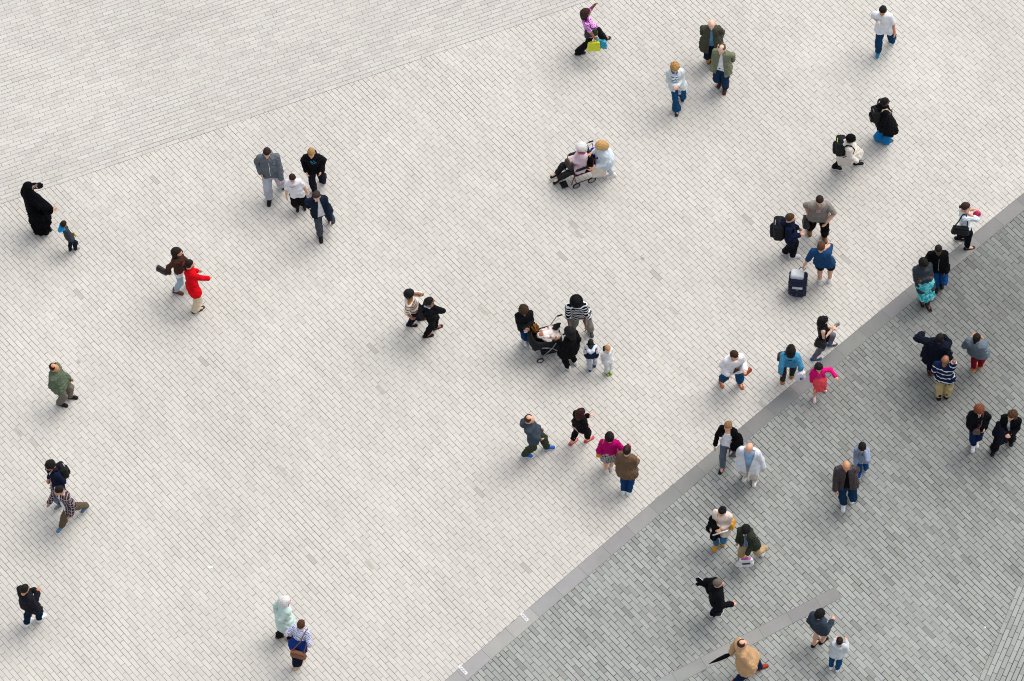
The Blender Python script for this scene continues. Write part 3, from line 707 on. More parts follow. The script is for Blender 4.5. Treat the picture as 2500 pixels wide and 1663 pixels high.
        if hk == 'hat': q.append(('f', lambda X, Y, Z, f: np.minimum(f, np.maximum(np.sqrt(X ** 2 + (Y + .01) ** 2 * .9) - .145, np.abs(Z - .03 - X ** 2) - .009))))
        hV2, hF2 = Field(q, .0075, .09).mesh()
        nm = {'scarf': 'head_scarf', 'hat': 'hat', 'cap': 'cap', 'beanie': 'beanie'}.get(hk, 'hair')
        part(nm, [(toB(hV2), hF2)], cloth(haircol) if nm != 'hair' else hairmat(haircol))
    # shoes -------------------------------------------------
    if shoe:
        (uV, uF), (sV, sF) = shoe_mesh(shoe[0]); um = cloth(shoe[1], None, .7, 'leather'); sm = plain(shoe[2], .6, name='sole')
        for k, sx in ((0, -1), (1, 1)):
            z = ft[k][2]; pitch = -min(1.0, z / .16) * R(38) if z > .03 else 0
            if pitch: c1, s1 = math.cos(pitch), math.sin(pitch)
            else: c1, s1 = 1, 0
            RX = np.array([[1, 0, 0], [0, c1, -s1], [0, s1, c1]]); yw = rot(R(-sx * 6)); ss = s_ ** .9 * (1.13 if bw > .9 else 1.06)
            base = A3((an[k][0], an[k][1] + .02 * s_, 0 if z <= .03 and not hipz else an[k][2] - .075 * s_))
            f_ = lambda V: (V * ss) @ (yw @ RX).T + base
            so_ = part('shoe', [(f_(uV), uF)], um); part('sole', [(f_(sV), sF)], sm, None, so_)
    J.o = po; J.M = MW; J.part = part; J.toB = toB; J.Rm = Rm; J.org = org
    J.w = lambda x, y, z: (Rm @ A3((x, y, z))) + org
    J.W = lambda p: (Rm @ A3(p)) + org
    return J
def decal(J, shapes, mat, name, front=True, par=None):
    """thin marks laid on the chest (front) or back of a garment; shapes: lists of (x, z) outlines relative to mid chest"""
    V, F = J.top; bv = BVHTree.FromPolygons([tuple(v) for v in V], [tuple(int(i) for i in f) for f in F])
    sg = 1 if front else -1; c0 = J.hp * .35 + J.nb * .65; parts = []
    for sh in shapes:
        pts = []
        for x, z in sh:
            h_ = bv.ray_cast(Vector((c0[0] + x * sg * -1 if front else c0[0] + x, c0[1] + sg * .6, c0[2] + z)), Vector((0, -sg, 0)))
            if h_[0] is None: pts = []; break
            pts.append(h_[0] + Vector((0, sg * .004, 0)))
        if len(pts) >= 3: parts.append((np.array([tuple(p) for p in pts]), [tuple(range(len(pts)))]))
    if parts: return J.part(name, parts, mat, smooth=False)
def quadstrip(pts, w_):
    """a line drawn as small quads"""
    out = []
    for (x0, z0), (x1, z1) in zip(pts[:-1], pts[1:]):
        n = max(1, int(math.hypot(x1 - x0, z1 - z0) / .03)); dx, dz = (x1 - x0) / n, (z1 - z0) / n; L_ = math.hypot(dx, dz); ox, oz = -dz / L_ * w_ / 2, dx / L_ * w_ / 2
        for i in range(n):
            a, b = (x0 + dx * i, z0 + dz * i), (x0 + dx * (i + 1), z0 + dz * (i + 1)); out.append([(a[0] - ox, a[1] - oz), (b[0] - ox, b[1] - oz), (b[0] + ox, b[1] + oz), (a[0] + ox, a[1] + oz)])
    return out
# ---------------------------------------------------------------- things people carry
def Mloc(J): return J.M.copy()
def soft(name, label, cat, prims, mat, M, kids=(), group=None, h=.0095, wr=.004, pad=.05):
    """a soft thing from one field, its pieces as children; kids: (name, parts, material)"""
    import zlib
    wk = wrinkle(np.random.RandomState(zlib.crc32(label.encode()) % 2 ** 31), wr, .09)
    pr = [p for p in prims if p[0] != 'f'] + [('f', lambda X, Y, Z, f: f + wk(X, Y, Z))] + [p for p in prims if p[0] == 'f']
    V, F = Field(pr, h, pad).mesh(); c = A3(((V[:, 0].min() + V[:, 0].max()) / 2, (V[:, 1].min() + V[:, 1].max()) / 2, V[:, 2].min()))
    o = mk(name, [(V - c, F)], mat, None, M @ Matrix.Translation(c)); tag(o, label, cat, group)
    for k in kids: mk(k[0], [(p[0] - c, p[1]) + tuple(p[2:]) for p in k[1]], k[2], o)
    return o
def backpack(J, label, c, c2='#3a3d42', size=1.0, off=(0, 0, 0), accent=None, straps=True):
    z = J.s * size; ce = J.hp * .42 + J.nb * .58 + A3((0, -.20 * J.s, -.02)) + A3(off)
    pr = [('b', ce, (.085 * z, .035 * z, .145 * z), .06 * z), ('b', ce + A3((0, -.09 * z, -.07 * z)), (.065 * z, .02 * z, .06 * z), .035 * z), ('e', ce + A3((0, 0, .17 * z)), (.09 * z, .06 * z, .07 * z))]
    kids = []
    if straps:
        for sx in (0, 1):
            s0 = J.sh[sx] * .75 + J.nb * .25; xx = s0[0]
            kids.append(('strap', [tube([ce + A3(((xx - ce[0]) * .8, .07, .14 * z)), s0 + A3((0, -.05, .085)), s0 + A3((0, .045, .075)), s0 + A3((0, .13, -.08)), s0 + A3((0, .10, -.26)), ce + A3(((xx - ce[0]) * 1.3, .06, -.14 * z))], .021, 6, ((0, 1, .3), .5))], cloth(c2)))
    kids.append(('zip', [tube([ce + A3((-.12 * z, -.05 * z, -.05 * z)), ce + A3((-.10 * z, -.07 * z, .14 * z)), ce + A3((0, -.065 * z, .235 * z)), ce + A3((.10 * z, -.07 * z, .14 * z)), ce + A3((.12 * z, -.05 * z, -.05 * z))], .007 * z + .002, 5)], cloth(accent or '#70747a')))
    kids.append(('pocket', [boxm(ce + A3((0, -.148 * z, -.05 * z)), (.06 * z, .006, .012 * z))], cloth(c2)))
    return soft('backpack', label, 'backpack', pr, cloth(c, None, .75), J.M, kids)
def handbag(J, pos, e, c, label, strap=None, name='handbag', cat='handbag', taper=.25, yawd=0, c2=None, rough=.6, sw=.011, pat=None):
    """pos = centre in person axes; e = half sizes; strap = list of person-axes points ending at the bag top"""
    p = A3(pos); M3 = rot(R(yawd)); r = min(e) * .7; e = A3(e)
    def tp(X, Y, Z, f): return f + taper * .08 * np.clip((Z - p[2]) / max(e[2], .01), -1, 1.5)
    a = p + M3 @ A3((-e[0] * .75, 0, e[2] * .8)); b = p + M3 @ A3((e[0] * .75, 0, e[2] * .8))
    if strap == 'shoulderL' or strap == 'shoulderR':
        k = 0 if strap[-1] == 'L' else 1; s0 = J.sh[k] * .8 + J.nb * .2 + A3((0, 0, .085)); kp = [a, (a + s0) / 2, s0 + A3((0, -.04, -.01)), s0, s0 + A3((0, .04, -.01)), (b + s0) / 2, b]
        kp[1] += A3(((-.05, .05)[k], -.03, .03)); kp[5] += A3(((-.05, .05)[k], .03, .03))
    elif strap == 'cross':
        k = 0 if pos[0] > 0 else 1; s0 = J.sh[k] * .6 + J.nb * .4 + A3((0, 0, .08)); ch = (J.hp + J.nb) / 2; kp = [b, ch + A3((.06 * (1 - 2 * (k == 1)) * -1, .17, .0)), s0 + A3((0, .07, -.03)), s0, s0 + A3((0, -.07, -.03)), ch + A3((0, -.17, 0)), a]
    elif strap in ('handL', 'handR'):
        k = 0 if strap[-1] == 'L' else 1; hnd = J.wr[k] + unit(J.wr[k] - J.el[k]) * .075; kp = [a, hnd * .85 + a * .15, hnd, hnd * .85 + b * .15, b]
    else: kp = None
    kids = [('flap', [boxm(p + M3 @ A3((0, -e[1] * 1.02, e[2] * .35)), (e[0] * .9, .004, e[2] * .06), M3)], cloth(c2 or c, None, .6))]
    if kp is not None: kids.append(('strap', [tube(kp, sw, 6)], cloth(c2 or c, None, .6)))
    return soft(name, label, cat, [('b', p, e - r, r, .01, M3), ('f', tp)], cloth(c, pat, rough), J.M, kids)
def hanging(J, k, e, c, label, name='shopping_bag', c2=None, yawd=0, drop=.0, tilt=(0, 0), group=None, handles=True, pat=None):
    """thin carrier bag hung from hand k"""
    hnd = J.wr[k] + unit(J.wr[k] - J.el[k]) * .075; e = A3(e); p = hnd + A3((tilt[0], tilt[1], -e[2] - .07 - drop)); M3 = rot(R(yawd))
    a = p + M3 @ A3((-e[0] * .5, 0, e[2])); b = p + M3 @ A3((e[0] * .5, 0, e[2])); kids = []
    if handles: kids.append(('handle', [tube([a, hnd * .8 + a * .2, hnd + A3((0, 0, -.01)), hnd * .8 + b * .2, b], .006, 5)], cloth(c2 or c)))
    def tp(X, Y, Z, f): return f - .012 * np.clip((p[2] - Z) / e[2], -1, 1)
    o = soft(name, label, 'bag', [('b', p, e - (A3((.008, .004, .008)) if e[1] < .06 else e[1] * .9), .012 if e[1] < .06 else e[1] * .9, .01, M3), ('f', tp)], cloth(c, pat, .55), J.M, kids, group, wr=.007)
    return o, p, M3
def stick(name, label, cat, pts, rads, mat, M, sides=10):
    V, F = tube(pts, rads, sides); c = V.mean(0); c[2] = V[:, 2].min(); o = mk(name, [(V - c, F)], mat, None, M @ Matrix.Translation(c)); return tag(o, label, cat)
def phone(J, k, label, c='#15161a', up=.02, fwd=.03, inn=.03):
    d = unit(J.wr[k] - J.el[k]); p = J.wr[k] + d * .10 + A3((-(1 if k else -1) * inn, fwd, up)); M3 = rot(0) @ np.array([[1, 0, 0], [0, .8, -.6], [0, .6, .8]])
    o = mk('phone', [boxm((0, 0, 0), (.036, .070, .005), M3)], plain(c, .25), None, J.M @ Matrix.Translation(p), False); tag(o, label, 'phone')
    mk('screen', [boxm(M3 @ A3((0, 0, .006)), (.032, .062, .001), M3)], plain('#7d8087', .15), o, None, False); return o
def coat_over(J, k, c, label, w_=.15, h_=.62, off=(0, 0, 0)):
    """a coat folded over the forearm k"""
    p = (J.el[k] + J.wr[k]) / 2 + A3(off); d = unit(J.wr[k] - J.el[k]); 
    pr = []
    for i, f in enumerate((-.9, -.3, .3, .9)):
        q = p + d * w_ * f; s_ = A3(((-1, 1)[k] * .05, -.02, 0)); pr.append(('c', q + A3((0, 0, .02)), q + s_ + A3((.02 * math.sin(i * 2.1), .03 * math.cos(i * 1.7), -h_ * (.86 + .14 * math.sin(i * 2.4)))), .058, .075, .8, .05))
        pr.append(('c', q + A3((0, 0, .02)), q - s_ * 1.2 + A3((0, .03, -h_ * .5)), .05, .05, .8, .05))
    return soft('folded_coat', label, 'coat', pr, cloth(c), J.M, [('lining', [tube([p + d * w_ * .9 + A3((0, .07, -.1)), p + d * w_ * .9 + A3((0.02, .08, -h_ * .7))], [.012, .02], 5)], cloth('#2d2f36'))], wr=.016, h=.011)
# ---------------------------------------------------------------- everybody on the plaza (a photo pixel for the head and for each shoe: left, right)
S = lambda a, b='#e9e9e6': ('sneaker', a, b)
JN = '#22405f'
GW = 'people walking alone'; GG = 'people in small groups'
J = person('woman in a magenta and white striped tee striding right with one arm raised', (1431, 32), ((1477, 97), (1414, 131)), 12, 1.68, .95, 'b', ('bob', '#3a2a20'), nod=5,
    top=dict(name='shirt', c='#c43fc0', sl=.26, hem=.10, pat=('h', '#efd6f2', .045, .38)), pants=dict(c='#1b1a1d', flare=.03), shoe=('flat', '#141414', '#141414'), arms=('u', ('px', (1453, 94, 0.8))), group=GW)
hanging(J, 1, (.14, .03, .16), '#d9df2a', 'yellow carrier bag held by the woman in the striped tee', tilt=(.02, -.06), yawd=80)
hanging(J, 1, (.12, .03, .14), '#1f9cc0', 'turquoise carrier bag held beside a yellow one', tilt=(.02, .12), yawd=60)
handbag(J, (.20, -.02, .98), (.06, .15, .12), '#1f1b1b', 'black shoulder bag on the woman in the striped tee', 'shoulderR')
J = person('bald man in a dark grey green jacket over a light blue shirt with tan shoes', (1737, 60), ((1741, 160), (1731, 141, .08)), -95, 1.74, 1.1, 'p', ('bald', '#c8c0b8'), nod=25,
    top=dict(c='#4a4b3f', open=.055, hem=.16, collar=1, lo=.02, flare=.02), inner=dict(c='#6a9cc9', hem=.02), pants=dict(c='#1c2638'), shoe=('boot', '#b0752f', '#3a2a1c'), arms=('p', 'b'), belly=.4, group=GG)
J = person('balding man in an olive green jacket over a white shirt and dark jeans', (1762, 120), ((1770, 219), (1759, 202, .05)), -112, 1.74, 1.12, 'p', ('ring', '#5c5148'), nod=22, look=-10,
    top=dict(c='#767b63', open=.075, hem=.14, collar=1, lo=.02, flare=.02), inner=dict(c='#e6e9ee', hem=.05), pants=dict(c='#1d3550', g=.02), shoe=('boot', '#5a2f24', '#2a1a14'), arms=('b', 'f'), belly=.5, group=GG)
J = person('blonde woman in a pale jacket and striped scarf looking down at her hands', (1648, 166), ((1664, 233, .10), (1652, 272)), -90, 1.68, .95, 'l', ('bob', '#b98a4e'), nod=42,
    top=dict(c='#d3dadb', hem=.08, lo=.02, open=.03), inner=dict(c='#c9d4dc'), pants=dict(c='#1e4a70', flare=.045, r=(.09, .062, .056)), shoe=('flat', '#1e3a55', '#22303c'), arms=('h', 'h'), group=GW)
J.part('scarf', [tube([J.nb + A3((-.03, .08, -.02)), J.nb + A3((-.02, .17, -.18)), J.hp + A3((-.02, .19, .12)), J.hp + A3((-.03, .20, -.12))], [.04, .035, .03, .035], 8, ((0, 1, 0), .45)), tube([J.nb + A3((.06, .06, -.01)), J.nb + A3((.05, .16, -.15)), J.hp + A3((.03, .18, .20))], [.04, .035, .03], 8, ((0, 1, 0), .45)), tube([J.nb + A3((-.08, .0, .0)), J.nb + A3((-.03, .08, 0)), J.nb + A3((.05, .075, 0)), J.nb + A3((.08, 0, .0))], .032, 8)], cloth('#5f7d9c', ('h', '#dfe6ea', .05)))
J = person('dark haired man in a white tee holding a white paper cup near his face', (2155, 27), ((2180, 92, .12), (2144, 132)), -104, 1.77, 1.1, 't', ('short', '#17130f'), nod=28, look=-8,
    top=dict(name='shirt', c='#e9ecef', sl=.28, hem=.12, lo=.022), pants=dict(c='#1b3f60', g=.016), shoe=S('#2f7fa3'), arms=(('px', (2184, 79, 0.88)), ('px', (2142, 50, 1.28))), group=GW)
p = J.wr[1] + unit(J.wr[1] - J.el[1]) * .09; o = stick('paper_cup', 'white paper cup held by the man in the white tee', 'cup', [p + A3((0, .03, -.06)), p + A3((0, .03, .05))], [.032, .042], plain('#eeeae4', .5), J.M, 12)
J = person('person in a long black coat and bright blue wide trousers standing with head turned right', (2161, 249), ((2147, 340), (2165, 346)), 12, 1.68, 1.15, 'd', ('short', '#14110f'), nod=0,
    top=dict(name='coat', c='#15161a', hem=.34, lo=.03, hood=1, flare=.03), pants=dict(c='#1f78b4', g=.02, flare=.05), shoe=('flat', '#2a2a2a', '#6e5d4a'), arms=('f', 'd'), group=GW)
backpack(J, 'black backpack with cream straps on the person in the long black coat', '#121316', '#d8c4a4', 1.05)
J = person('woman in a long cream coat walking right with a black head covering', (2078, 339), ((2093, 402), (2040, 411, .03)), -8, 1.66, 1.05, 'd', ('beanie', '#17171a'), nod=12,
    top=dict(name='coat', c='#ddd5ca', hem=.36, lo=.03, flare=.03, hood=.8), pants=dict(c='#15161b'), shoe=('sneaker', '#1a1a1c', '#eeeeee'), arms=('d', 'f'), group=GW)
backpack(J, 'black teardrop backpack with a lime edge on the woman in the cream coat', '#16191d', '#16191d', 1.25, accent='#a8c23c')
# family of four at the left
J = person('broad man in a grey zip hoodie and pale grey joggers', (652, 374), ((690, 446, .10), (658, 490)), -92, 1.86, 1.28, 'l', ('short', '#2b1e17'), nod=24, look=-5,
    top=dict(c='#62696f', hem=.06, lo=.022, hood=1.1, blouse=.02), pants=dict(c='#b6bac6', g=.02), shoe=('sneaker', '#17161a', '#17161a'), arms=(('px', (687, 441, 0.9)), 'p'), belly=.8, group=GG)
decal(J, quadstrip([(0, .12), (.0, -.33)], .012), plain('#d8dadc', .5), 'zip'); decal(J, [[(.09, .05), (.13, .05), (.13, .062), (.09, .062)]], plain('#e6e6e6'), 'emblem')
J = person('boy in a white tee with a dark tick mark and black shorts over red socks', (714, 436), ((743, 505), (727, 509)), -88, 1.36, 1.2, 'l', ('short', '#2c2019'), nod=20,
    top=dict(name='shirt', c='#ebe9ee', sl=.28, hem=.08, lo=.022), pants=dict(kind='shorts', c='#17171b', len=.62, g=.035, r=(.095, .085, .08)), shoe=('sneaker', '#1b1b1e', '#b9bcc0'), arms=(('px', (751, 470, 0.68)), ('px', (699, 480, 0.66))), belly=.4, group=GG)
decal(J, quadstrip([(-.10, .06), (-.075, .035), (.02, .065)], .018), plain('#27406e'), 'emblem'); decal(J, quadstrip([(-.08, -.0), (.10, .01)], .010), plain('#d9b3ae'), 'print')
for k in (0, 1): J.part('sock', [tube([J.an[k] + A3((0, 0, -.03)), J.an[k] + (J.kn[k] - J.an[k]) * .5], [.046, .05], 10)], cloth('#b01d2c'))
J = person('fair haired teenager in a black hoodie with blue cords, hands in the pockets', (760, 374), ((790, 433, .12), (768, 470)), -95, 1.72, .98, 'l', ('short', '#a5804f'), nod=30,
    top=dict(c='#17181b', hem=.08, lo=.02, hood=1), pants=dict(c='#20222e', g=.016), shoe=('sneaker', '#8c1c24', '#18181a'), arms=('p', 'p'), group=GG)
decal(J, quadstrip([(-.04, .12), (.05, .0)], .012) + quadstrip([(.02, .13), (.09, .02)], .012) + quadstrip([(-.05, .12), (.0, -.02)], .008), plain('#2a9ac4'), 'cords')
J = person('man in an open navy tracksuit top with white piping over a white tee', (773, 479), ((806, 530, .14), (783, 580)), -80, 1.78, 1.12, 'l', ('short', '#3a312c'), nod=24, look=-25,
    top=dict(c='#1a2535', open=.07, hem=.08, lo=.022, hood=.8), inner=dict(c='#e4e5ea', hem=.07), pants=dict(c='#464955', g=.014), shoe=('sneaker', '#141414', '#141414'), arms=(('px', (806, 538, 0.9)), 'b'), belly=.3, group=GG)
# black robe and child
J = person('woman in a full length black robe and veil holding up a phone', (71, 457), ((112, 566), (98, 562)), 10, 1.68, 1.1, 't', ('scarf', '#0c0d12'), nod=5,
    top=dict(name='robe', c='#0c0d12', hem=.80, lo=.03, flare=.0, wr=.014, wl=.2, ribs=.0), pants=dict(c='#0c0d12', g=.03), shoe=('flat', '#0c0c0c', '#0c0c0c'), arms=(('px', (87, 455, 1.42)), ('px', (124, 509, 1.12))), group=GG)
J.part('veil', [Field([('c', J.hc + A3((0, -.02, .03)), J.nb + A3((0, -.03, -.02)), .118, .15, 1, .05), ('c', J.nb + A3((0, -.03, -.02)), J.hp * .8 + J.nb * .2 + A3((0, -.05, 0)), .16, .20, .8, .08), ('c', J.nb, J.wr[1] * .8 + J.hp * .2 + A3((0, 0, -.05)), .12, .13, .9, .08), ('f', lambda X, Y, Z, f: np.maximum(f + .006 * np.sin(X * 40 + Z * 12), np.minimum(Y - J.hc[1] - .03, .07 - np.abs(X - J.hc[0]))))], .011).mesh()], cloth('#0c0d12'))
phone(J, 0, 'phone held up by the woman in the black robe', '#3a2c3a', .05)
J = person('small child in a charcoal hoodie with a bright blue lining, holding something yellow', (156, 547), ((174, 613), (186, 610)), 28, 1.05, 1.05, 't', ('short', '#1e1511'), nod=5, look=15,
    top=dict(c='#3b4146', hem=.05, lo=.018), pants=dict(c='#1a2230', g=.016), shoe=S('#8f8880'), arms=('d', 'f'), group=GG)
J.part('hood', [Field([('c', J.nb + A3((-.07, -.03, .0)), J.nb + A3((0, -.10, -.04)), .04, .045), ('c', J.nb + A3((.07, -.03, .0)), J.nb + A3((0, -.10, -.04)), .04, .045), ('c', J.nb + A3((0, -.06, 0)), J.nb + A3((0, -.11, -.07)), .05, .05)], .009).mesh()], cloth('#1f8fd0'))
p = J.wr[1] + unit(J.wr[1] - J.el[1]) * .09; o = tag(mk('toy', [ball((0, 0, 0), (.035, .03, .05)), tube([(0, 0, -.04), (0, 0, -.075)], .014)], plain('#dccb2c', .5), None, J.M @ Matrix.Translation(p)), 'yellow toy in the hand of the child in the charcoal hoodie', 'toy')
# two women at the left
J = person('long haired woman in a brown jacket and pale jeans with a dark bag', (433, 616), ((463, 694, .08), (433, 714)), -20, 1.70, .95, 'l', ('long', '#241813', .30), nod=8, look=10,
    top=dict(c='#4a342b', hem=-.02, lo=.022, collar=1), inner=dict(c='#e8e8ea', hem=.09), pants=dict(c='#a3b8c8', g=.008), shoe=('boot', '#6b4429', '#2b1a12'), arms=('f', 'b'), group=GG)
handbag(J, (.16, -.36, .98), (.14, .05, .09), '#2a1f22', 'dark plum handbag on the arm of the woman in the brown jacket', 'handR', yawd=75)
J = person('black haired woman in a bright red jacket and cream trousers', (463, 645), ((485, 757), (479, 760)), 22, 1.70, 1.05, 'l', ('tail', '#141214'), nod=8,
    top=dict(c='#d0101e', hem=.14, lo=.024, collar=1, flare=.02), pants=dict(c='#d8c8ab', g=.014, flare=.02), shoe=('flat', '#3a3530', '#2a2622'), arms=('f', ('px', (509, 680, .92))), group=GG)
# two women in the middle
J = person('woman in a black headwrap and a brown and white striped top touching her face', (1000, 718), ((1030, 779), (1003, 794)), -5, 1.70, 1.0, 'b', ('mop', '#15161a'), nod=2, look=18,
    top=dict(name='shirt', c='#e6ddd2', sl=.30, hem=.03, pat=('h', '#93683f', .10, .45)), pants=dict(kind='leggings', c='#151b2b', g=.006), shoe=('flat', '#2b1712', '#2b1712'), arms=('e', 'd'), group=GG)
J = person('woman in a black jacket and pale blue scarf with one hand at her face', (1049, 736), ((1066, 801), (1043, 821)), 12, 1.68, .98, 'b', ('bun', '#14110f', (0, -.09, -.06)), nod=6, look=10,
    top=dict(c='#17181b', hem=.04, lo=.02), pants=dict(kind='leggings', c='#17171b', g=.008), shoe=('flat', '#231512', '#231512'), arms=('d', 'e'), group=GG)
J.part('scarf', [tube([J.nb + A3((-.08, 0, .01)), J.nb + A3((0, -.085, .0)), J.nb + A3((.08, 0, .01)), J.nb + A3((.03, .07, 0)), J.nb + A3((-.05, .07, 0)), J.nb + A3((-.08, 0, .01))], .03, 8)], cloth('#7aa6d8', ('blot', '#dbe3f0', 30)))
handbag(J, (.02, -.20, 1.10), (.13, .05, .08), '#17171a', 'black bag slung across the back of the woman in the blue scarf', 'cross', rough=.7)
# wheelchair pair
J = person('white haired old woman in a pink coat sitting in a wheelchair', (1418, 361), ((1363, 440, .13), (1357, 427, .13)), -163, 1.58, 1.0, 'p', ('curly', '#e9e8e4'), nod=30, look=12, hz=1.20, hip=G(1417, 402, .55), hipz=.56,
    top=dict(name='coat', c='#dcc3cc', hem=.06, lo=.022), pants=dict(c='#26282b', g=.014), shoe=('sandal', '#1c1b1c', '#1c1b1c'), arms=('h', 'h'), group=GG)
J.part('scarf', [tube([J.nb + A3((-.09, .0, .02)), J.nb + A3((-.03, .08, -.02)), J.nb + A3((.05, .075, -.02)), J.nb + A3((.09, 0, .02)), J.nb + A3((0, -.07, .03)), J.nb + A3((-.09, 0, .02))], .035, 8)], cloth('#c4607c'))
OW = J
handbag(J, J.hp + A3((.02, .27, .17)), (.13, .05, .10), '#2b201c', 'dark brown handbag on the lap of the old woman', None, yawd=10)
def wheelchair():
    cs = A3((G(1415, 404, .48)[0], G(1415, 404, .48)[1], 0)); yaw = R(-163 - 90)
    M = Matrix.Translation(cs) @ Matrix.Rotation(yaw, 4, 'Z')
    e = bpy.data.objects.new('wheelchair', None); C.objects.link(e); e.matrix_world = M; tag(e, 'red and black wheelchair with small wheels carrying an old woman', 'wheelchair')
    red = plain('#6e2430', .35, .3); blk = cloth('#17181b', None, .7); grey = plain('#9a9da0', .4, .4)
    for x in (-.23, .23):
        mk('side_frame', [tube(q, .012, 6) for q in ([(x, .22, .47), (x, -.22, .47), (x, -.22, .14), (x, .18, .14), (x, .22, .47)], [(x, -.22, .47), (x, -.27, .92), (x, -.36, .93)], [(x, .22, .47), (x, .30, .16)], [(x, .20, .47), (x, .20, .68), (x, -.22, .68)])], red, e)
        mk('armrest', [boxm((x, -.0, .69), (.025, .17, .015))], blk, e, None, False)
        mk('handle', [tube([(x, -.33, .93), (x, -.44, .93)], .019, 8)], blk, e)
        mk('footplate', [boxm((x * .5, .44, .09), (.09, .08, .008))], blk, e, None, False)
        for y, r in ((-.19, .105), (.19, .095)):
            a = [2 * math.pi * i / 20 for i in range(21)]
            t_ = mk('wheel', [tube([(x * 1.12, y + r * .72 * math.cos(q), r + r * .72 * math.sin(q)) for q in a], r * .10, 6)] + [tube([(x * 1.12, y, r), (x * 1.12, y + r * .7 * math.cos(q), r + r * .7 * math.sin(q))], .006, 5) for q in a[:-1:4]], grey, e)
            mk('tyre', [tube([(x * 1.12, y + (r - .016) * math.cos(q), r + (r - .016) * math.sin(q)) for q in a], .018, 8)], plain('#1a1a1b', .8), t_)
    mk('seat', [boxm((0, 0, .47), (.22, .22, .02))], blk, e, None, False)
    mk('backrest', [boxm((0, -.25, .68), (.22, .015, .21), np.array([[1, 0, 0], [0, 1, -.1], [0, .1, 1]]))], blk, e, None, False)
    return M
WM = wheelchair()
J = person('stooping woman with curly ginger blonde hair in a pale blue smock pushing the wheelchair', (1467, 357), ((1472, 421), (1494, 430)), -158, 1.66, 1.0, 'l', ('curly', '#cfa468'), nod=70, hz=1.36, 
    top=dict(name='smock', c='#cdd8df', hem=.22, lo=.035, flare=.03, sl=.7), pants=dict(c='#c2ccd4', g=.02, len=.85), shoe=('sneaker', '#e8e2dd', '#e8e2dd'), arms=('ff', 'w'), group=GG)
Jl = Person(); Jl.M = WM; Jl.s = 1
soft('tote_bag', 'cream tote bag hanging from the wheelchair handle', 'bag', [('b', (-.33, -.33, .50), (.02, .13, .17), .02, .01, rot(R(-15)))], cloth('#ddd3c4'), WM, [('handle', [tube([(-.33, -.42, .68), (-.25, -.42, .92), (-.33, -.26, .68)], .007, 5)], cloth('#ddd3c4'))])
soft('blue_bag', 'royal blue bag hung behind the wheelchair backrest', 'bag', [('b', (.0, -.38, .62), (.12, .03, .15), .03)], cloth('#1a2fb0'), WM, [('handle', [tube([(-.1, -.38, .78), (-.2, -.40, .92)], .007, 5), tube([(.1, -.38, .78), (.2, -.40, .92)], .007, 5)], cloth('#1a2fb0'))])
# pushchair group
J = person('girl in a black jacket and jeans tapping a phone with both hands', (1279, 759), ((1294, 839), (1283, 833)), -82, 1.58, 1.0, 'b', ('curly', '#3d2c1d'), nod=38,
    top=dict(c='#1b1d20', hem=.10, lo=.022, hood=.8), pants=dict(c='#1c3f66', g=.010), shoe=('sneaker', '#e6e6e6', '#d8d8d8'), arms=('h', 'h'), group=GG)
phone(J, 0, 'pale phone in the hands of the girl in the black jacket', '#c9ccd0')
soft('furry_bag', 'brown furry bag hanging at the elbow of the girl with the phone', 'bag', [('e', J.el[0] + A3((-.05, .14, -.16)), (.08, .09, .13), .02)], cloth('#8a5a30', ('blot', '#5e3a1e', 26)), J.M, [('strap', [tube([J.el[0] + A3((-.05, .12, -.05)), J.el[0] + A3((0, .08, .05))], .01, 5)], cloth('#5e3a1e'))], wr=.02)
J = person('man in a black hat and a black and white striped jumper bending over a pushchair', (1407, 737), ((1443, 812), (1402, 800)), -90, 1.80, 1.2, 'd', ('hat', '#1b1c1f'), nod=45, hz=1.60,
    top=dict(name='jumper', c='#16181d', sl=.42, hem=.10, lo=.024, pat=('h', '#e4e6e8', .075, .42)), pants=dict(c='#83827c', g=.016), shoe=('sneaker', '#4a4644', '#e6e4e0'), arms=('ff', 'ff'), belly=.3, group=GG)
J = person('woman in a black coat and hood leaning over the pushchair with her back to us', (1390, 811), ((1384, 898), (1401, 884, .03)), 135, 1.66, .98, 'b', ('curly', '#101114'), nod=30,
    top=dict(name='coat', c='#121316', hem=.20, lo=.028, flare=.03), pants=dict(c='#131417', g=.01), shoe=('sneaker', '#e6e4e2', '#e6e4e2'), arms=('w', 'd'), group=GG)
J = person('small boy in a navy body warmer over a white hooded top seen from behind', (1442, 837), ((1440, 902), (1452, 890, .02)), 85, 1.08, 1.1, 'd', ('buzz', '#17130f'), nod=12,
    top=dict(name='body_warmer', c='#1b2a45', sl=0, hem=.05, lo=.03), inner=dict(name='hooded_top', c='#d8dde4', sl=1, hem=.02, hood=.9, lo=.008), pants=dict(c='#b9c0cc', g=.018), shoe=('sneaker', '#1e4f7c', '#1e4f7c'), arms=('d', 'd'), group=GG)
J = person('fair haired toddler in a pale grey suit with a navy hood', (1484, 853), ((1487, 909), (1481, 911)), -60, .98, 1.1, 'p', ('short', '#b58655'), nod=10, look=-20,
    top=dict(c='#d9dbd9', hem=.05, lo=.02), pants=dict(c='#d3d6d3', g=.014), shoe=('sneaker', '#8fae3a', '#26292c'), arms=('d', 'd'), group=GG)
J.part('hood', [Field([('c', J.nb + A3((-.05, -.05, .0)), J.nb + A3((0, -.11, -.03)), .035, .04), ('c', J.nb + A3((.05, -.05, .0)), J.nb + A3((0, -.11, -.03)), .035, .04)], .009).mesh()], cloth('#1d2838'))
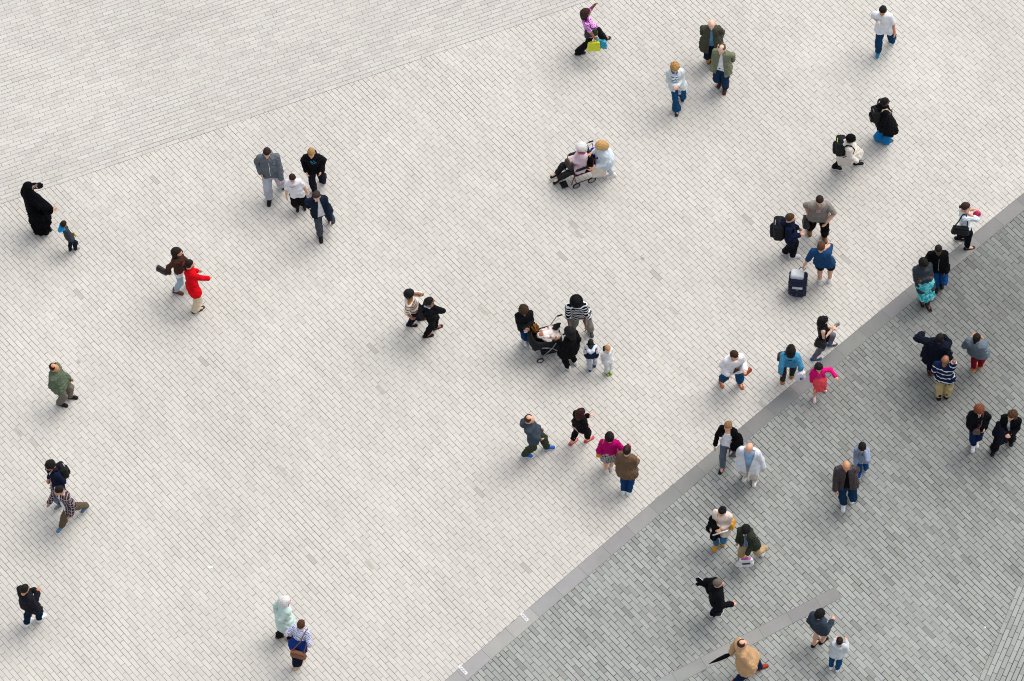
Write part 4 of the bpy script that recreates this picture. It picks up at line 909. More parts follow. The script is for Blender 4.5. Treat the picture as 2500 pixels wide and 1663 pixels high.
def pushchair():
    f_ = G(1341, 880); c = A3((f_[0], f_[1] + .27, 0)); M = Matrix.Translation(c) @ Matrix.Rotation(R(190 - 90), 4, 'Z')
    e = bpy.data.objects.new('pushchair', None); C.objects.link(e); e.matrix_world = M; tag(e, 'black four wheeled pushchair with a sleeping baby under a pale blanket', 'pushchair')
    al = plain('#a9adb2', .3, .7); bk = cloth('#191a1d', None, .75); tyre = plain('#232325', .8)
    for x in (-.24, .24):
        mk('side_frame', [tube([(x, .25, .12), (x, -.05, .48), (x, -.28, .98), (x, -.34, 1.0)], .011, 6), tube([(x, -.28, .12), (x, -.02, .50), (x, .18, .60)], .011, 6), tube([(x, .28, .14), (x, -.28, .14)], .009, 6)], al, e)
        mk('handle', [tube([(x, -.30, .995), (x, -.42, 1.01)], .019, 8)], bk, e)
        for y in (.25, -.25):
            a = [2 * math.pi * i / 18 for i in range(19)]; r = .088
            w_ = mk('wheel', [tube([(x * 1.1, y + r * .66 * math.cos(q), r + r * .66 * math.sin(q)) for q in a], .012, 6), tube([(x * 1.1 - .013, y, r), (x * 1.1 + .013, y, r)], [.066, .066], 14)], plain('#b7babd', .4), e)
            mk('tyre', [tube([(x * 1.1, y + (r - .017) * math.cos(q), r + (r - .017) * math.sin(q)) for q in a], .018, 8)], tyre, w_)
    tub = Field([('b', (0, .05, .60), (.16, .28, .06), .07), ('f', lambda X, Y, Z, f: np.maximum(f, -(np.sqrt((X / .17) ** 2 + ((Y - .04) / .30) ** 2 + ((Z - .72) / .17) ** 2) - 1) * .17))], .011).mesh()
    mk('seat', [tub], bk, e)
    hood = Field([('e', (0, .27, .66), (.245, .18, .25)), ('f', lambda X, Y, Z, f: np.maximum(np.maximum(f, -(np.sqrt((X / .225) ** 2 + ((Y - .22) / .18) ** 2 + ((Z - .68) / .23) ** 2) - 1) * .2), .56 - Z + (.34 - Y) * .0)), ('f', lambda X, Y, Z, f: np.maximum(f, Z - .78 - (Y - .25) * .9))], .010).mesh()
    mk('canopy', [hood], bk, e)
    mk('basket', [Field([('b', (0, -.03, .22), (.17, .20, .05), .03)], .012).mesh()], cloth('#3b3d40', ('blot', '#1b1c1e', 20)), e)
    mk('folded_cover', [Field([('c', (.05, -.28, .95), (.08, -.22, .80), .05, .06), ('c', (.08, -.22, .80), (.08, -.16, .68), .07, .05), ('f', lambda X, Y, Z, f: f + .012 * np.sin(X * 60 + Z * 40))], .011).mesh()], bk, e)
    bl = soft('blanket', 'pale pink and cream blanket over the baby in the pushchair', 'blanket', [('b', (0, -.07, .72), (.11, .15, .012), .05), ('c', (-.14, -.18, .72), (-.14, .05, .70), .045, .045)], cloth('#e6d6cd', ('h', '#d9b3aa', .3, .2)), M, wr=.018)
    return M
PM = pushchair()
def baby(M):
    M = M @ Matrix.Translation((0, -.07, .01))
    P = [('e', (0, .22, .76), (.062, .072, .065)), ('c', (0, .15, .74), (0, .0, .72), .065, .075), ('c', (-.06, .12, .76), (-.13, .04, .79), .026, .022), ('c', (.06, .12, .76), (.12, .05, .79), .026, .022), ('c', (-.04, 0, .72), (-.07, -.16, .72), .045, .03), ('c', (.04, 0, .72), (.07, -.16, .72), .045, .03), ('e', (0, .205, .823), (.010, .010, .010))]
    b = [(*Field(P, .009).mesh(), 0)]
    for sx in (-1, 1):
        w_ = A3((sx * .125, .045, .79)); b += [(V, F, 0) for V, F in hand(w_, A3((sx * .1, -.6, .3)), A3((0, 0, -1)), A3((-sx, 0, 0)), .42, .8, sx)]
        V, F = ball((sx * .022, .222, .818), (.010, .004, .005), 6, 4); b.append((V, F, 1))
    V, F = ball((0, .18, .815), (.013, .005, .005), 6, 4); b.append((V, F, 1))
    o = tag(mk('person', b, [skinmat('#a5674a'), plain('#3a1f18')], None, M), 'baby in a white cap lying in the pushchair', 'baby', GG)
    mk('cap', [Field([('e', (0, .235, .755), (.075, .078, .076)), ('f', lambda X, Y, Z, f: np.maximum(f, np.minimum(Z - .785, .235 - Y + .03)))], .008).mesh()], cloth('#eeebe2'), o)
    mk('romper', [Field([('c', (0, .14, .735), (0, .0, .725), .074, .085), ('c', (-.06, .12, .76), (-.115, .06, .785), .034, .030), ('c', (.06, .12, .76), (.11, .06, .785), .034, .030)], .009).mesh()], cloth('#efe7e0'), o)
baby(PM)
# three men with bags
J = person('young man in a navy hoodie with a large black rucksack looking right', (1930, 532), ((1938, 628), (1919, 619)), -8, 1.76, 1.0, 'l', ('short', '#4a3524'), nod=8, look=8,
    top=dict(c='#1a2138', hem=.08, lo=.02, hood=1.1), pants=dict(c='#161a22', g=.014, flare=.01), shoe=('sneaker', '#e8e8e8', '#e8e8e8'), arms=('f', 'w'), group=GG)
backpack(J, 'large black rucksack with grey trim on the young man in the navy hoodie', '#15161b', '#15161b', 1.35, (0, -.03, -.06), accent='#8b8f96')
J = person('big man in a grey brown printed tee with one hand on his hip', (2001, 491), ((2013, 580), (1977, 563)), -92, 1.84, 1.25, 'l', ('short', '#2c1d17'), nod=20, look=-3,
    top=dict(name='shirt', c='#8e877f', sl=.28, hem=.08, lo=.026), pants=dict(c='#101114', g=.02), shoe=('sneaker', '#8a5a34', '#3c2a1c'), arms=(('px', (2019, 543, 1.02), (1, -.3, .2)), ('px', (1975, 525, 1))), belly=.6, group=GG)
decal(J, quadstrip([(-.10, .10), (-.06, .14), (.0, .145), (.05, .12), (.06, .07), (.03, .02), (-.04, .0), (-.09, .03), (-.10, .10)], .016) + quadstrip([(-.05, .10), (.0, .105), (.02, .07), (-.02, .045), (-.05, .07)], .012), plain('#b5404a'), 'print')
decal(J, quadstrip([(-.075, .08), (-.03, .125), (.03, .10)], .012) + quadstrip([(-.07, .03), (0, .015), (.035, .05)], .012) + quadstrip([(-.02, .08), (.0, .06)], .02), plain('#e9e2e0'), 'print')
handbag(J, J.wr[1] + A3((.06, .02, -.24)), (.07, .12, .15), '#1b1c1f', 'black and grey holdall in the hand of the man in the printed tee', 'handR', name='holdall', cat='bag', c2='#3c4043')
J.part('watch', [tube([J.wr[0] + unit(J.el[0] - J.wr[0]) * .02, J.wr[0] + unit(J.el[0] - J.wr[0]) * .055], .035, 10)], plain('#15161a'))
J = person('man in a blue tee and black shorts holding the handle of a wheeled bag', (2005, 601), ((2002, 686), (2026, 683)), 74, 1.78, 1.12, 'l', ('short', '#5a3c28'), nod=5,
    top=dict(name='shirt', c='#21456b', sl=.30, hem=.12, lo=.024), pants=dict(kind='shorts', c='#14161c', len=.50, g=.024, r=(.094, .078, .07)), shoe=S('#e8e9e6'), arms=(('px', (1962, 650, 0.86)), 'e'), group=GG)
LH = J.W(J.wr[0] + unit(J.wr[0] - J.el[0]) * .08)
def trolley():
    b = G(1948, 722); M = Matrix.Translation((b[0], b[1] + .10, 0)) @ Matrix.Rotation(R(-12), 4, 'Z') @ Matrix.Scale(1.15, 4)
    o = soft('wheeled_bag', 'navy and pale grey wheeled travel bag standing on end', 'luggage', [('b', (0, 0, .33), (.13, .08, .24), .05), ('b', (0, -.12, .24), (.10, .02, .11), .04), ('b', (0, -.10, .50), (.09, .02, .04), .03)], cloth('#18203a', None, .7), M)
    cz = .0
    V, F = Field([('b', (-.02, .02, .62), (.09, .05, .06), .04)], .01).mesh(); zb = min(v.co.z for v in o.data.vertices)
    T = o.matrix_world.inverted() @ M
    def add(nm, parts, mt, sm=True):
        k = mk(nm, parts, mt, o); k.matrix_local = T
    add('top_pocket', [(V, F)], cloth('#c9ccd0', None, .7))
    add('trim', [tube([(-.17, -.09, .08), (-.18, -.08, .34), (-.12, -.09, .58)], .012, 6), tube([(.17, -.09, .08), (.18, -.08, .34), (.12, -.09, .58)], .012, 6), tube([(-.11, -.165, .14), (-.11, -.165, .36), (.11, -.165, .36), (.11, -.165, .14), (-.11, -.165, .14)], .009, 6), tube([(0, -.17, .16), (0, -.17, .38)], .01, 6)], cloth('#b9bdc2', None, .6))
    add('pocket_band', [boxm((0, -.155, .42), (.10, .012, .03)), boxm((0, -.165, .27), (.10, .01, .012))], cloth('#c9ccd0', None, .7))
    hp_ = M.inverted() @ Vector(LH)
    add('pull_handle', [tube([(-.04, .06, .66), tuple(hp_ + Vector((-.05, 0, -.02))), tuple(hp_ + Vector((.05, 0, -.02))), (.06, .06, .66)], .008, 6)], plain('#26282c', .5))
    for x in (-.13, .13): add('wheel', [tube([(x - .012, .07, .035), (x + .012, .07, .035)], .035, 14)], plain('#1a1a1c', .7))
trolley()
# right edge
J = person('woman in a white blouse with her hair in a bun, talking on a phone', (2358, 505), ((2364, 607), (2341, 583, .04)), -2, 1.72, 1.0, 'l', ('bun', '#3a2820', (0, -.12, .0)), nod=18,
    top=dict(name='blouse', c='#dbe4ea', sl=.55, hem=.02, lo=.018), pants=dict(c='#151821', g=.012), shoe=('flat', '#1a1918', '#1a1918'), arms=('q', 'e'), group=GW)
handbag(J, (.20, -.13, .98), (.19, .055, .14), '#111215', 'big black shoulder bag on the woman in the white blouse', 'shoulderR', yawd=78, sw=.015)
hanging(J, 0, (.05, .10, .12), '#e0286c', 'bright pink bag held in front of the woman in the white blouse', handles=True, tilt=(0, .02))
J = person('man in a black zipped jacket and blue jeans walking behind a woman', (2291, 611), ((2297, 690, .08), (2286, 703)), -92, 1.76, 1.12, 'd', ('buzz', '#191512'), nod=20,
    top=dict(c='#121315', hem=.08, lo=.02, collar=1), pants=dict(c='#1d4f86', g=.014), shoe=('boot', '#1b1b1d', '#1b1b1d'), arms=(('px', (2306, 662, 0.88)), 'd'), group=GG)
decal(J, quadstrip([(0, .12), (.0, -.33)], .010), plain('#8d8f92', .5), 'zip')
J = person('woman in a charcoal cardigan and turquoise skirt with folded arms', (2255, 644), ((2266, 749), (2250, 735, .06)), -78, 1.70, 1.08, 'd', ('mop', '#171311'), nod=22, look=12,
    top=dict(name='cardigan', c='#3a4248', hem=.13, lo=.022, flare=.02), pants=dict(kind='skirt', c='#2fa9b4', len=.38, flare=.0, pat=('blot', '#7fd3d6', 16)), shoe=('flat', '#17181c', '#17181c'), arms=('c', 'c'), group=GG)
hanging(J, 1, (.04, .13, .14), '#d9d6cc', 'white bag with navy stripes behind the woman with folded arms', pat=('h', '#1d2747', .12, .2), tilt=(.30, -.24), drop=-.16)
# mid right walkers
J = person('woman in a loose white top and rolled jeans with a red brown clutch bag', (1793, 868), ((1807, 938), (1761, 934)), -76, 1.66, 1.18, 'l', ('bun', '#3a2419', (0, -.08, -.05)), nod=28, look=25,
    top=dict(name='shirt', c='#ebe9ea', hem=.10, lo=.035, flare=.02, neck=.08), pants=dict(c='#1f4a70', len=.80, g=.02, r=(.092, .07, .065)), shoe=('sandal', '#b5673c', '#8a4a2a'), arms=('w', 'p'), group=GW)
decal(J, [[(.0, -.12), (.16, -.12), (.13, -.33), (-.06, -.36)]], cloth('#4a3a3e', ('plaid', '#8d5548', .03, '#2c2227')), 'patterned_panel')
handbag(J, J.wr[0] + A3((-.05, .04, -.03)), (.10, .03, .06), '#9a4126', 'red brown clutch bag held by the woman in the white top', None, name='clutch_bag', yawd=30)
J = person('long haired woman in a sky blue cardigan and dark trousers seen from behind', (1931, 853), ((1911, 930), (1934, 916)), 78, 1.68, 1.0, 'l', ('long', '#1b1513', .24), nod=5,
    top=dict(name='cardigan', c='#4a93b8', hem=.10, lo=.020), pants=dict(c='#34363b', g=.010), shoe=('flat', '#b97a3d', '#7c4d26'), arms=('b', ('px', (1954, 902, 0.86))), group=GW)
_bag = hanging(J, 1, (.12, .075, .17), '#eef0f2', 'bulging white carrier bag held by the woman in the sky blue cardigan', yawd=10)
k = mk('logo', [boxm(J.wr[1] + unit(J.wr[1] - J.el[1]) * .075 + A3((x, -.088, -.25)), (.010, .004, .05)) for x in (.02, .055)], plain('#24449c'), _bag[0], None, False); k.matrix_local = _bag[0].matrix_world.inverted() @ J.M
handbag(J, (-.21, .05, .98), (.05, .09, .08), '#2a1c1e', 'small dark shoulder bag under the arm of the woman in sky blue', 'shoulderL')
J = person('woman with very long black hair in a black sleeveless top looking at a phone', (2011, 783), ((2029, 842, .05), (1990, 877)), 4, 1.66, .92, 'p', ('long', '#0f0e11', .34), nod=22,
    top=dict(name='top', c='#141519', sl=0, hem=.06, lo=.014), pants=dict(kind='leggings', c='#6a6c76', g=.006), shoe=('flat', '#1f5f93', '#1f4f7a'), arms=('h', 'h'), group=GW)
handbag(J, (.17, -.10, .82), (.13, .08, .11), '#141417', 'slouchy black bag at the hip of the woman with very long hair', 'shoulderR', yawd=60)
phone(J, 1, 'dark phone held by the woman with very long black hair', '#2a1d1e')
J = person('girl in a hot pink cardigan and coral skirt stretching one arm out', (1999, 899), ((2013, 946, .06), (1988, 973)), -88, 1.30, .88, 'a', ('bob', '#1c1512'), nod=18,
    top=dict(name='cardigan', c='#dd1a74', open=.10, hem=.0, lo=.018), inner=dict(name='shirt', c='#e8347e', hem=.12, pat=('bands', '#dede22', [(.66, .78)])), pants=dict(kind='skirt', c='#f0545c', len=.32, flare=-.02), shoe=('sneaker', '#eccdd0', '#e6dedd'), arms=(('px', (2040, 919, 0.88)), 'd'), group=GW)
# four at the right
J = person('man in a big dark navy coat seen from behind with elbows raised', (2294, 826), ((2272, 908), (2287, 906)), 62, 1.80, 1.2, 'd', ('short', '#0f0d0d'), nod=10,
    top=dict(name='coat', c='#191d2a', hem=.40, lo=.045, flare=.06, wr=.013), pants=dict(c='#181b26', g=.02), shoe=('boot', '#6a3a22', '#2a1a12'), arms=(((.26, .16, -.12), (1, -.3, .2)), 'm'), group=GG)
J = person('bald man in a navy and white striped polo shirt and khaki trousers taking a picture', (2308, 879), ((2293, 968), (2313, 965)), 68, 1.78, 1.15, 'b', ('bald', '#2a1a12'), nod=12,
    top=dict(name='polo_shirt', c='#162544', sl=.30, hem=.10, lo=.024, pat=('h', '#e4e6ea', .17, .22)), pants=dict(c='#bda877', g=.020), shoe=('boot', '#16161a', '#16161a'), arms=('d', ('px', (2322, 889, 1.48))), group=GG)
CAMP = J.wr[1] + unit(J.wr[1] - J.el[1]) * .12
tag(mk('camera_body', [boxm((0, 0, 0), (.055, .022, .035)), tube([(0, .02, 0), (0, .06, 0)], .026, 10)], plain('#d8d9dc', .4), None, J.M @ Matrix.Translation(CAMP), False), 'small silver camera held by the man in the striped polo shirt', 'camera')
J = person('woman in a slate grey poncho top and dark red trousers seen from behind', (2385, 825), ((2378, 899), (2394, 893)), 58, 1.66, 1.18, 't', ('bun', '#19120f', (0, -.10, -.05)), nod=12,
    top=dict(name='poncho_top', c='#66727c', sl=.62, hem=.14, lo=.045, flare=.03), pants=dict(c='#7c1c2e', g=.008), shoe=('sneaker', '#d0623a', '#e0a45c'), arms=('w', 'm'), group=GG)
J = person('red haired woman in a short black jacket and navy jeans with white shoes', (2391, 1003), ((2383, 1080), (2376, 1091)), -98, 1.66, 1.0, 'p', ('curly', '#74402a'), nod=28, look=14,
    top=dict(c='#14171c', open=.04, hem=.04, lo=.02), inner=dict(c='#2a2024', hem=.04, neck=.10), pants=dict(c='#16294c', g=.010), shoe=('sneaker', '#ebe6e8', '#ebe6e8'), arms=('p', 'd'), group=GG)
handbag(J, (.02, .20, 1.0), (.07, .03, .09), '#5a3f3c', 'mauve brown bag across the front of the red haired woman', 'cross')
J = person('short haired woman in a black coat carrying a dark coat over her arm', (2470, 1015), ((2469, 1076), (2426, 1101)), -108, 1.70, 1.08, 'l', ('bob', '#4b3320'), nod=18, look=-30,
    top=dict(c='#131418', open=.055, hem=.08, lo=.022), inner=dict(c='#dfe0e6', hem=.02, neck=.1), pants=dict(c='#17171a', g=.02, flare=.03), shoe=('boot', '#161618', '#161618'), arms=('h', 'h'), group=GG)
coat_over(J, 1, '#1d1f2c', 'dark coat draped over the arm of the short haired woman', off=(.06, 0, 0), h_=.5)
# father and son
J = person('bald man in a dark brown leather jacket and jeans walking towards us', (2066, 1138), ((2077, 1212, .10), (2059, 1235)), -94, 1.80, 1.2, 't', ('bald', '#6a3a22'), nod=30,
    top=dict(c='#33272a', open=.055, hem=.04, lo=.024, rough=.5, collar=1), inner=dict(c='#0f1012', hem=.02), pants=dict(c='#17344e', g=.012), shoe=('sneaker', '#e4e6ea', '#e4e6ea'), arms=(('px', (2093, 1150, 0.85)), ('px', (2039, 1197, 0.9))), group=GG)
J = person('young boy in a pale blue grey hoodie and jeans touching his ear', (2105, 1093), ((2112, 1139, .05), (2099, 1157)), -98, 1.28, 1.0, 'a', ('mop', '#16120f'), nod=22,
    top=dict(c='#8d9bb4', hem=.08, lo=.022, hood=.9), pants=dict(c='#1d4a74', g=.010), shoe=S('#2344a8'), arms=('e', 'f'), group=GG)
decal(J, quadstrip([(-.09, .05), (-.05, .07)], .02) + quadstrip([(.0, .10), (.0, .02)], .014) + quadstrip([(.04, .10), (.04, .02)], .014) + quadstrip([(-.03, .06), (-.03, .02)], .012), plain('#1d2438'), 'lettering')
# centre bottom walkers
J = person('man in a slate blue hooded jacket and olive trousers striding right', (1293, 1024), ((1338, 1095), (1284, 1113)), -8, 1.76, 1.08, 'l', ('ring', '#4a3222'), nod=12, look=0,
    top=dict(c='#3f4a55', hem=.10, lo=.024, hood=1.3), pants=dict(c='#3a4233', g=.020), shoe=S('#2a62b8'), arms=('f', ('px', (1316, 1072, 0.9))), group=GW)
J = person('auburn haired woman in a black jumper over a pink checked hem', (1419, 1008), ((1398, 1081), (1436, 1075)), 32, 1.64, 1.05, 'l', ('long', '#351512', .20), nod=10,
    top=dict(name='jumper', c='#131316', hem=.03, lo=.022), inner=dict(c='#dcc0c2', hem=.14, lo=.016, flare=.02, pat=('h', '#9e6a6c', .05, .3)), pants=dict(kind='leggings', c='#15151b', len=.85, g=.006), shoe=('flat', '#d0565c', '#b84a50'), arms=('h', 'k'), group=GW)
J = person('dark haired woman in a magenta jacket and speckled skirt walking away', (1488, 1067), ((1481, 1149), (1493, 1141)), 82, 1.62, 1.12, 'l', ('mop', '#1b1113'), nod=8,
    top=dict(c='#b40c66', hem=.08, lo=.026, collar=1), pants=dict(kind='skirt', c='#c9c2c0', len=.50, flare=.01, pat=('blot', '#37302f', 45)), shoe=('sneaker', '#e0d8cf', '#e0d8cf'), arms=('p', 'o'), group=GG)
handbag(J, (-.22, -.05, .92), (.04, .09, .11), '#d08a1f', 'mustard yellow bag on the left of the woman in magenta', 'shoulderL')
J = person('young man with a quiff in a brown jacket beside a woman in magenta', (1531, 1099), ((1524, 1197), (1537, 1200)), 66, 1.82, .92, 'l', ('short', '#241b18'), nod=5,
    top=dict(c='#6b5544', hem=.16, lo=.022, collar=1), pants=dict(c='#1c3e66', g=.012), shoe=('sneaker', '#dfe8e2', '#dfe8e2'), arms=('d', 'f'), group=GG)
J.part('quiff', [(J.toB(Field([('c', (0, .02, .11), (0, .06, .15), .03, .022), ('c', (0, -.05, .11), (0, .02, .12), .03, .032)], .008).mesh()[0]), Field([('c', (0, .02, .11), (0, .06, .15), .03, .022), ('c', (0, -.05, .11), (0, .02, .12), .03, .032)], .008).mesh()[1])], hairmat('#4a3328'))
# pair on the kerb
J = person('fair haired woman in a white top carrying a black jacket and swinging one arm', (1777, 1041), ((1795, 1099, .10), (1763, 1145)), -112, 1.70, .95, 'l', ('short', '#8a6b48'), nod=18, look=-12,
    top=dict(c='#121215', open=.13, hem=-.06, lo=.008), inner=dict(c='#ebecf2', hem=.04, neck=.12), pants=dict(c='#5c6675', g=.010), shoe=('flat', '#141414', '#141414'), arms=('f', ('px', (1746, 1086, .88))), group=GG)
coat_over(J, 0, '#101013', 'black jacket bundled on the arm of the woman in the white top', w_=.12, h_=.22, off=(-.05, -.05, .12))
J = person('bald man in a white jacket over a light blue shirt with cream trousers', (1829, 1094), ((1842, 1174), (1820, 1163)), -108, 1.72, 1.22, 'l', ('bald', '#b0805e'), nod=28, look=-15,
    top=dict(c='#dcdfe4', open=.10, hem=.16, lo=.026, flare=.02, openup=1), inner=dict(c='#8fb4d6', hem=.02), pants=dict(c='#cdc5b8', g=.02), shoe=('sneaker', '#ece9e4', '#ece9e4'), arms=(('px', (1864, 1141, .85)), ('px', (1803, 1110, .85))), belly=.7, group=GG)
# couple in the dark area
J = person('woman with a top knot in a cream jumper and mustard shoes', (1763, 1249), ((1768, 1318, .08), (1748, 1334)), -112, 1.64, 1.02, 'a', ('bun', '#14121a', (0, -.05, .13)), nod=28, look=-8,
    top=dict(name='jumper', c='#dcc9bc', hem=.12, lo=.034, flare=.02, sl=.9), pants=dict(c='#3f6f8c', g=.008), shoe=('sneaker', '#dd9425', '#c27a1c'), arms=('h', 'h'), group=GG)
coat_over(J, 1, '#121319', 'black coat hanging over the arm of the woman with a top knot', h_=.55, off=(.05, 0, 0))
handbag(J, (-.24, -.06, 1.0), (.04, .10, .10), '#dd9a22', 'orange yellow bag behind the woman with a top knot', 'cross')
p = (J.wr[0] + J.wr[1]) / 2; stick('paper_roll', 'cream paper roll held diagonally by the woman with a top knot', 'paper roll', [p + A3((-.20, .08, .16)), p + A3((.10, .14, -.12))], [.016, .016], plain('#efe9dc', .6), J.M)
J = person('black haired man in an open dark green jacket over a checked shirt', (1820, 1295), ((1866, 1343, .10), (1808, 1371)), -128, 1.68, 1.02, 'a', ('mop', '#0e0d10'), nod=28, look=10,
    top=dict(c='#33382f', open=.06, hem=.12, lo=.024, hood=1), inner=dict(name='shirt', c='#1d2b52', hem=.12, pat=('plaid', '#dfe4ef', .035, '#5f74a6')), pants=dict(c='#b59b74', g=.018), shoe=('sneaker', '#e6e3de', '#e6e3de'), arms=('f', 'd'), group=GG)
o, p, M3 = hanging(J, 0, (.15, .04, .14), '#e4e3e6', 'white paper bag with a black panel held by the man in the green jacket', 'paper_bag', c2='#c34a9a', yawd=38, drop=.06)
T = o.matrix_world.inverted() @ J.M
for sg in (1,):
    k = mk('panel', [boxm(p + M3 @ A3((0, sg * .052, -.0)), (.085, .004, .035), M3)], plain('#141416'), o, None, False); k.matrix_local = T
    k = mk('lettering', [boxm(p + M3 @ A3((i * .02 - .06, sg * .058, 0)), (.006, .002, .009), M3) for i in range(7)], plain('#77787c'), o, None, False); k.matrix_local = T
    k = mk('tissue', [tube([p + M3 @ A3((-.1, 0, .15)), p + M3 @ A3((0, .01, .17)), p + M3 @ A3((.1, 0, .15))], [.02, .03, .02], 6)], cloth('#cc66aa'), o); k.matrix_local = T
# bottom right
J = person('grey haired man in a black padded jacket with one arm forward', (1754, 1424), ((1748, 1497), (1744, 1501)), 2, 1.74, 1.15, 'l', ('short', '#6d6259'), nod=10,
    top=dict(c='#15171b', hem=.10, lo=.030, hood=1.2), inner=dict(c='#d8dade', hem=.135, lo=.0), pants=dict(c='#131720', g=.02), shoe=S('#15181f'), arms=('t', ('px', (1786, 1475, 1.05))), group=GW)
soft('spare_jacket', 'black jacket with white piping tucked behind the man in the padded jacket', 'jacket', [('c', J.hp + A3((-.20, -.18, .22)), J.hp + A3((-.36, -.34, .18)), .07, .05), ('c', J.hp + A3((-.25, -.2, .20)), J.hp + A3((-.3, -.36, .10)), .05, .04)], cloth('#131417'), J.M, [('piping', [tube([J.hp + A3((-.20, -.18, .30)), J.hp + A3((-.40, -.34, .245))], .008, 5)], cloth('#e4e4e4'))], wr=.012)
J = person('balding man in a tan blazer and navy trousers with brick red shoes', (1813, 1572), ((1858, 1631), (1796, 1672)), 8, 1.80, 1.18, 'l', ('ring', '#3c2d26'), nod=8,
    top=dict(name='blazer', c='#c09a72', hem=.20, lo=.028, collar=1, flare=.02), inner=dict(c='#e0dfe6', hem=.0), pants=dict(c='#1b2846', g=.014), shoe=('boot', '#a33d22', '#5a2415'), arms=(('px', (1785, 1594, 0.85)), ('px', (1838, 1632, 0.9))), group=GW)
e_ = J.W(J.wr[0] + unit(J.wr[0] - J.el[0]) * .07); tp_ = G(1731, 1621, .42)
V_, F_ = tube([e_ + unit(e_ - tp_) * .16, e_ + unit(e_ - tp_) * .02, e_ * .92 + tp_ * .08, e_ * .8 + tp_ * .2, e_ * .4 + tp_ * .6, tp_], [.012, .014, .035, .05, .042, .006], 8)
tag(mk('umbrella', [(V_ - e_, F_)], cloth('#121316'), None, Matrix.Translation(e_)), 'furled black umbrella carried behind the man in the tan blazer', 'umbrella')
J = person('black haired woman in a slate jacket and black shorts with bare legs', (2002, 1499), ((1989, 1573), (2009, 1566)), 42, 1.68, 1.1, 'l', ('mop', '#121013'), nod=8,
    top=dict(c='#39434e', hem=.10, lo=.028, hood=.9), pants=dict(kind='shorts', c='#15161c', len=.30, g=.016), shoe=('flat', '#15151a', '#15151a'), arms=('d', 'w'), group=GG)
J = person('boy in a pale grey sweatshirt with a checked collar and blue jeans', (2050, 1565), ((2029, 1627), (2045, 1634)), 72, 1.22, 1.1, 'l', ('short', '#2a1c14'), nod=10,
    top=dict(name='sweatshirt', c='#c4cacd', hem=.06, lo=.024), pants=dict(c='#1a4a72', g=.016), shoe=('sneaker', '#e6e6e6', '#e6e6e6'), arms=('w', 'w'), group=GG)
J.part('collar', [tube([J.nb + A3((.06 * math.sin(R(a)), .055 * math.cos(R(a)) + .0, .01)) for a in range(0, 361, 45)], .024, 6)], cloth('#e4e6ec', ('check', '#2a3350', .02)))
# bottom left
J = person('white haired woman in a pale mint coat with dark red gloves', (698, 1467), ((712, 1557), (684, 1553, .02)), 18, 1.64, 1.12, 'p', ('bob', '#ece8e4'), nod=10,
    top=dict(name='coat', c='#c6dcd4', hem=.26, lo=.03, flare=.02), pants=dict(c='#1b1719', g=.014, flare=.02), shoe=('flat', '#5a4640', '#5a4640'), arms=('b', ('px', (679, 1512, 0.9))), group=GG)
J.part('scarf', [tube([J.nb + A3((-.07, .02, .02)), J.nb + A3((0, .08, .0)), J.nb + A3((.07, .02, .02))], .03, 8)], cloth('#d050a8'))
for k in (0, 1): J.part('glove', hand(J.wr[k], unit(J.wr[k] - J.el[k]), A3((0, 1, 0)), A3((0, 1, .1)) + A3((.1, 0, 0)), 1.12, .5, 1), cloth('#5f1824'))
J = person('brown haired woman in a blue and white patterned tee with a brown leather handbag', (736, 1524), ((723, 1627), (731, 1624)), 58, 1.66, 1.05, 'l', ('short', '#4f3322'), nod=5,
    top=dict(name='shirt', c='#1d3a82', sl=.28, hem=.12, lo=.020, pat=('yoke', '#d9def0', 1.18)), pants=dict(c='#161f30', g=.008), shoe=('sandal', '#c9ad8a', '#8e7355'), arms=(('px', (706, 1550, 0.95)), ('px', (760, 1563, 1))), group=GG)
handbag(J, (.12, -.21, .92), (.17, .06, .11), '#7a4a30', 'brown leather handbag on the woman in the patterned tee', 'shoulderR', yawd=10)
J = person('man in a black padded jacket and dark jeans with long white shoes', (61, 1438), ((69, 1523), (99, 1511)), 38, 1.76, 1.2, 't', ('short', '#0f0e10'), nod=22,
    top=dict(c='#202127', hem=.14, lo=.032, collar=1, ribs=.003), pants=dict(c='#14273a', g=.010), shoe=('sneaker', '#eceff1', '#eceff1'), arms=('h', 'h'), group=GW)
J = person('dark haired man in a navy cardigan wearing a black rucksack', (122, 1137), ((147, 1236), (163, 1222, .05)), -152, 1.74, 1.02, 't', ('mop', '#13100f'), nod=18, look=12,
    top=dict(c='#1c2238', open=.06, hem=.10, lo=.020), inner=dict(c='#e6e5e6', hem=.03, neck=.1), pants=dict(c='#5f7fa3', g=.012), shoe=S('#8a8a8a'), arms=('p', ('px', (120, 1166, 1.05))), group=GG)
backpack(J, 'black rucksack with white zips on the man in the navy cardigan', '#141517', '#141517', 1.0, accent='#c9ccd0')
J = person('black haired man in an open plaid shirt over a white tee, striding', (144, 1198), ((150, 1290), (211, 1240, .09)), -136, 1.76, 1.05, 't', ('short', '#101010'), nod=24, look=-6,
    top=dict(name='overshirt', c='#33262f', open=.08, hem=.12, lo=.024, pat=('plaid', '#b9adb4', .075, '#5c4236')), inner=dict(c='#e6e7ee', hem=.08), pants=dict(c='#5f5443', g=.016), shoe=S('#5d7f95'), arms=(('px', (173, 1257, 0.9)), ('px', (121, 1226, .9))), group=GG)
J = person('balding man in a sage green jacket and grey trousers walking right with hands clasped behind', (133, 898), ((174, 971), (150, 988)), -18, 1.74, 1.12, 't', ('ring', '#1c1512'), nod=10,
    top=dict(c='#5f6b58', hem=.12, lo=.028, collar=1, wr=.009), inner=dict(c='#6b86a8', hem=.0), pants=dict(c='#736c63', g=.018), shoe=('boot', '#241a1a', '#151010'), arms=('f', 'd'), group=GW)
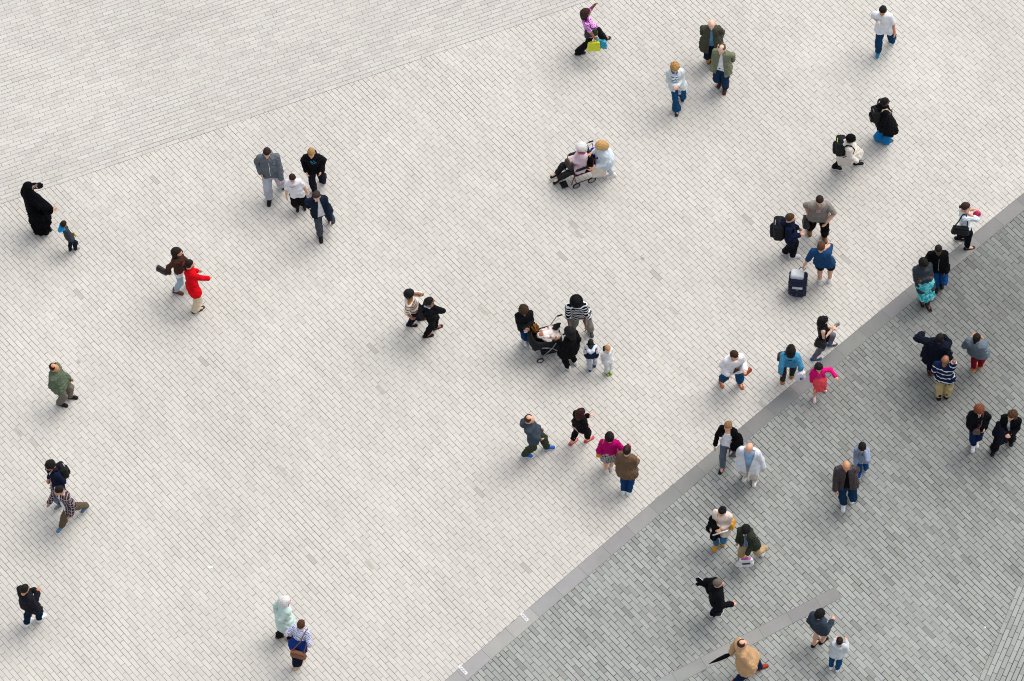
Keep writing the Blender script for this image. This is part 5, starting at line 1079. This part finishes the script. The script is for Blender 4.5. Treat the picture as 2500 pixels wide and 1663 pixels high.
# ---------------------------------------------------------------- small things lying on the paving
def tile(px, py, sx_, sy_, az, mat, z=.014, name='floor_tile'):
    c = G(px, py); M3 = rot(R(az)); V = [A3(c) + M3 @ A3((a * sx_ * .93, b * sy_ * .93, 0)) for a, b in ((-1, -1), (1, -1), (1, 1), (-1, 1))]
    return V
odd = []
for px, py in ((1400, 549), (1414, 572), (1178, 758), (1643, 760), (930, 951), (690, 1148), (903, 1379), (1170, 1618), (1862, 990)):
    odd.append((px, py))
om = plain('#a09c93', .9); om2 = plain('#85877f', .9)
V = []; F = []
for px, py in odd + [(43, 1056), (82, 1081)]:
    q = tile(px, py, .145, .050, AZ, None); F.append((len(V), len(V) + 1, len(V) + 2, len(V) + 3)); V += [p + A3((0, 0, .0035)) for p in q]
sh_ = mk('replaced_setts', [(np.array(V), F)], [cloth('#b4afa5', None, .9)], None, None, False); sh_['kind'] = 'structure'; sh_['label'] = 'a few darker setts scattered in the pale paving'
for (px, py, ln), lab in zip(((1280, 1507, .115), (1130, 1636, .13)), ('white marked plate across the granite strip, upper of two', 'white marked plate across the granite strip, lower of two')):
    c = G(px, py); o = mk('floor_plate', [boxm((0, 0, .0125), (ln, .036, .005))], plain('#dcdadb', .5), None, Matrix.Translation(c) @ Matrix.Rotation(R(AZ), 4, 'Z'), False); tag(o, lab, 'floor plate', 'white plates on the strip')
    mk('marks', [boxm((x, y, .019), (.008, .014, .0008)) for x, y in ((-.08, .01), (-.05, -.012), (-.01, .01), (.02, -.01), (.05, .012), (.08, -.008), (-.03, .0), (.035, .0))], plain('#8d8a8a'), o, None, False)
for i, (px, py, lab) in enumerate(((513, 1386, 'white scrap of paper lying in the open lower left paving'), (2045, 103, 'tiny white scrap near the man with the paper cup'), (2405, 1532, 'thin white scrap near the lower right corner'))):
    c = G(px, py); r_ = (.06, .03, .025)[i]; V, F = ball((0, 0, .012), (r_, r_ * .6, .012), 7, 4); V = V + np.random.RandomState(i).normal(size=V.shape) * .004; V[:, 2] = np.maximum(V[:, 2], .001)
    tag(mk('litter', [(V, F)], plain('#f2f2f2', .7), None, Matrix.Translation(c) @ Matrix.Rotation(i, 4, 'Z'), False), lab, 'litter')
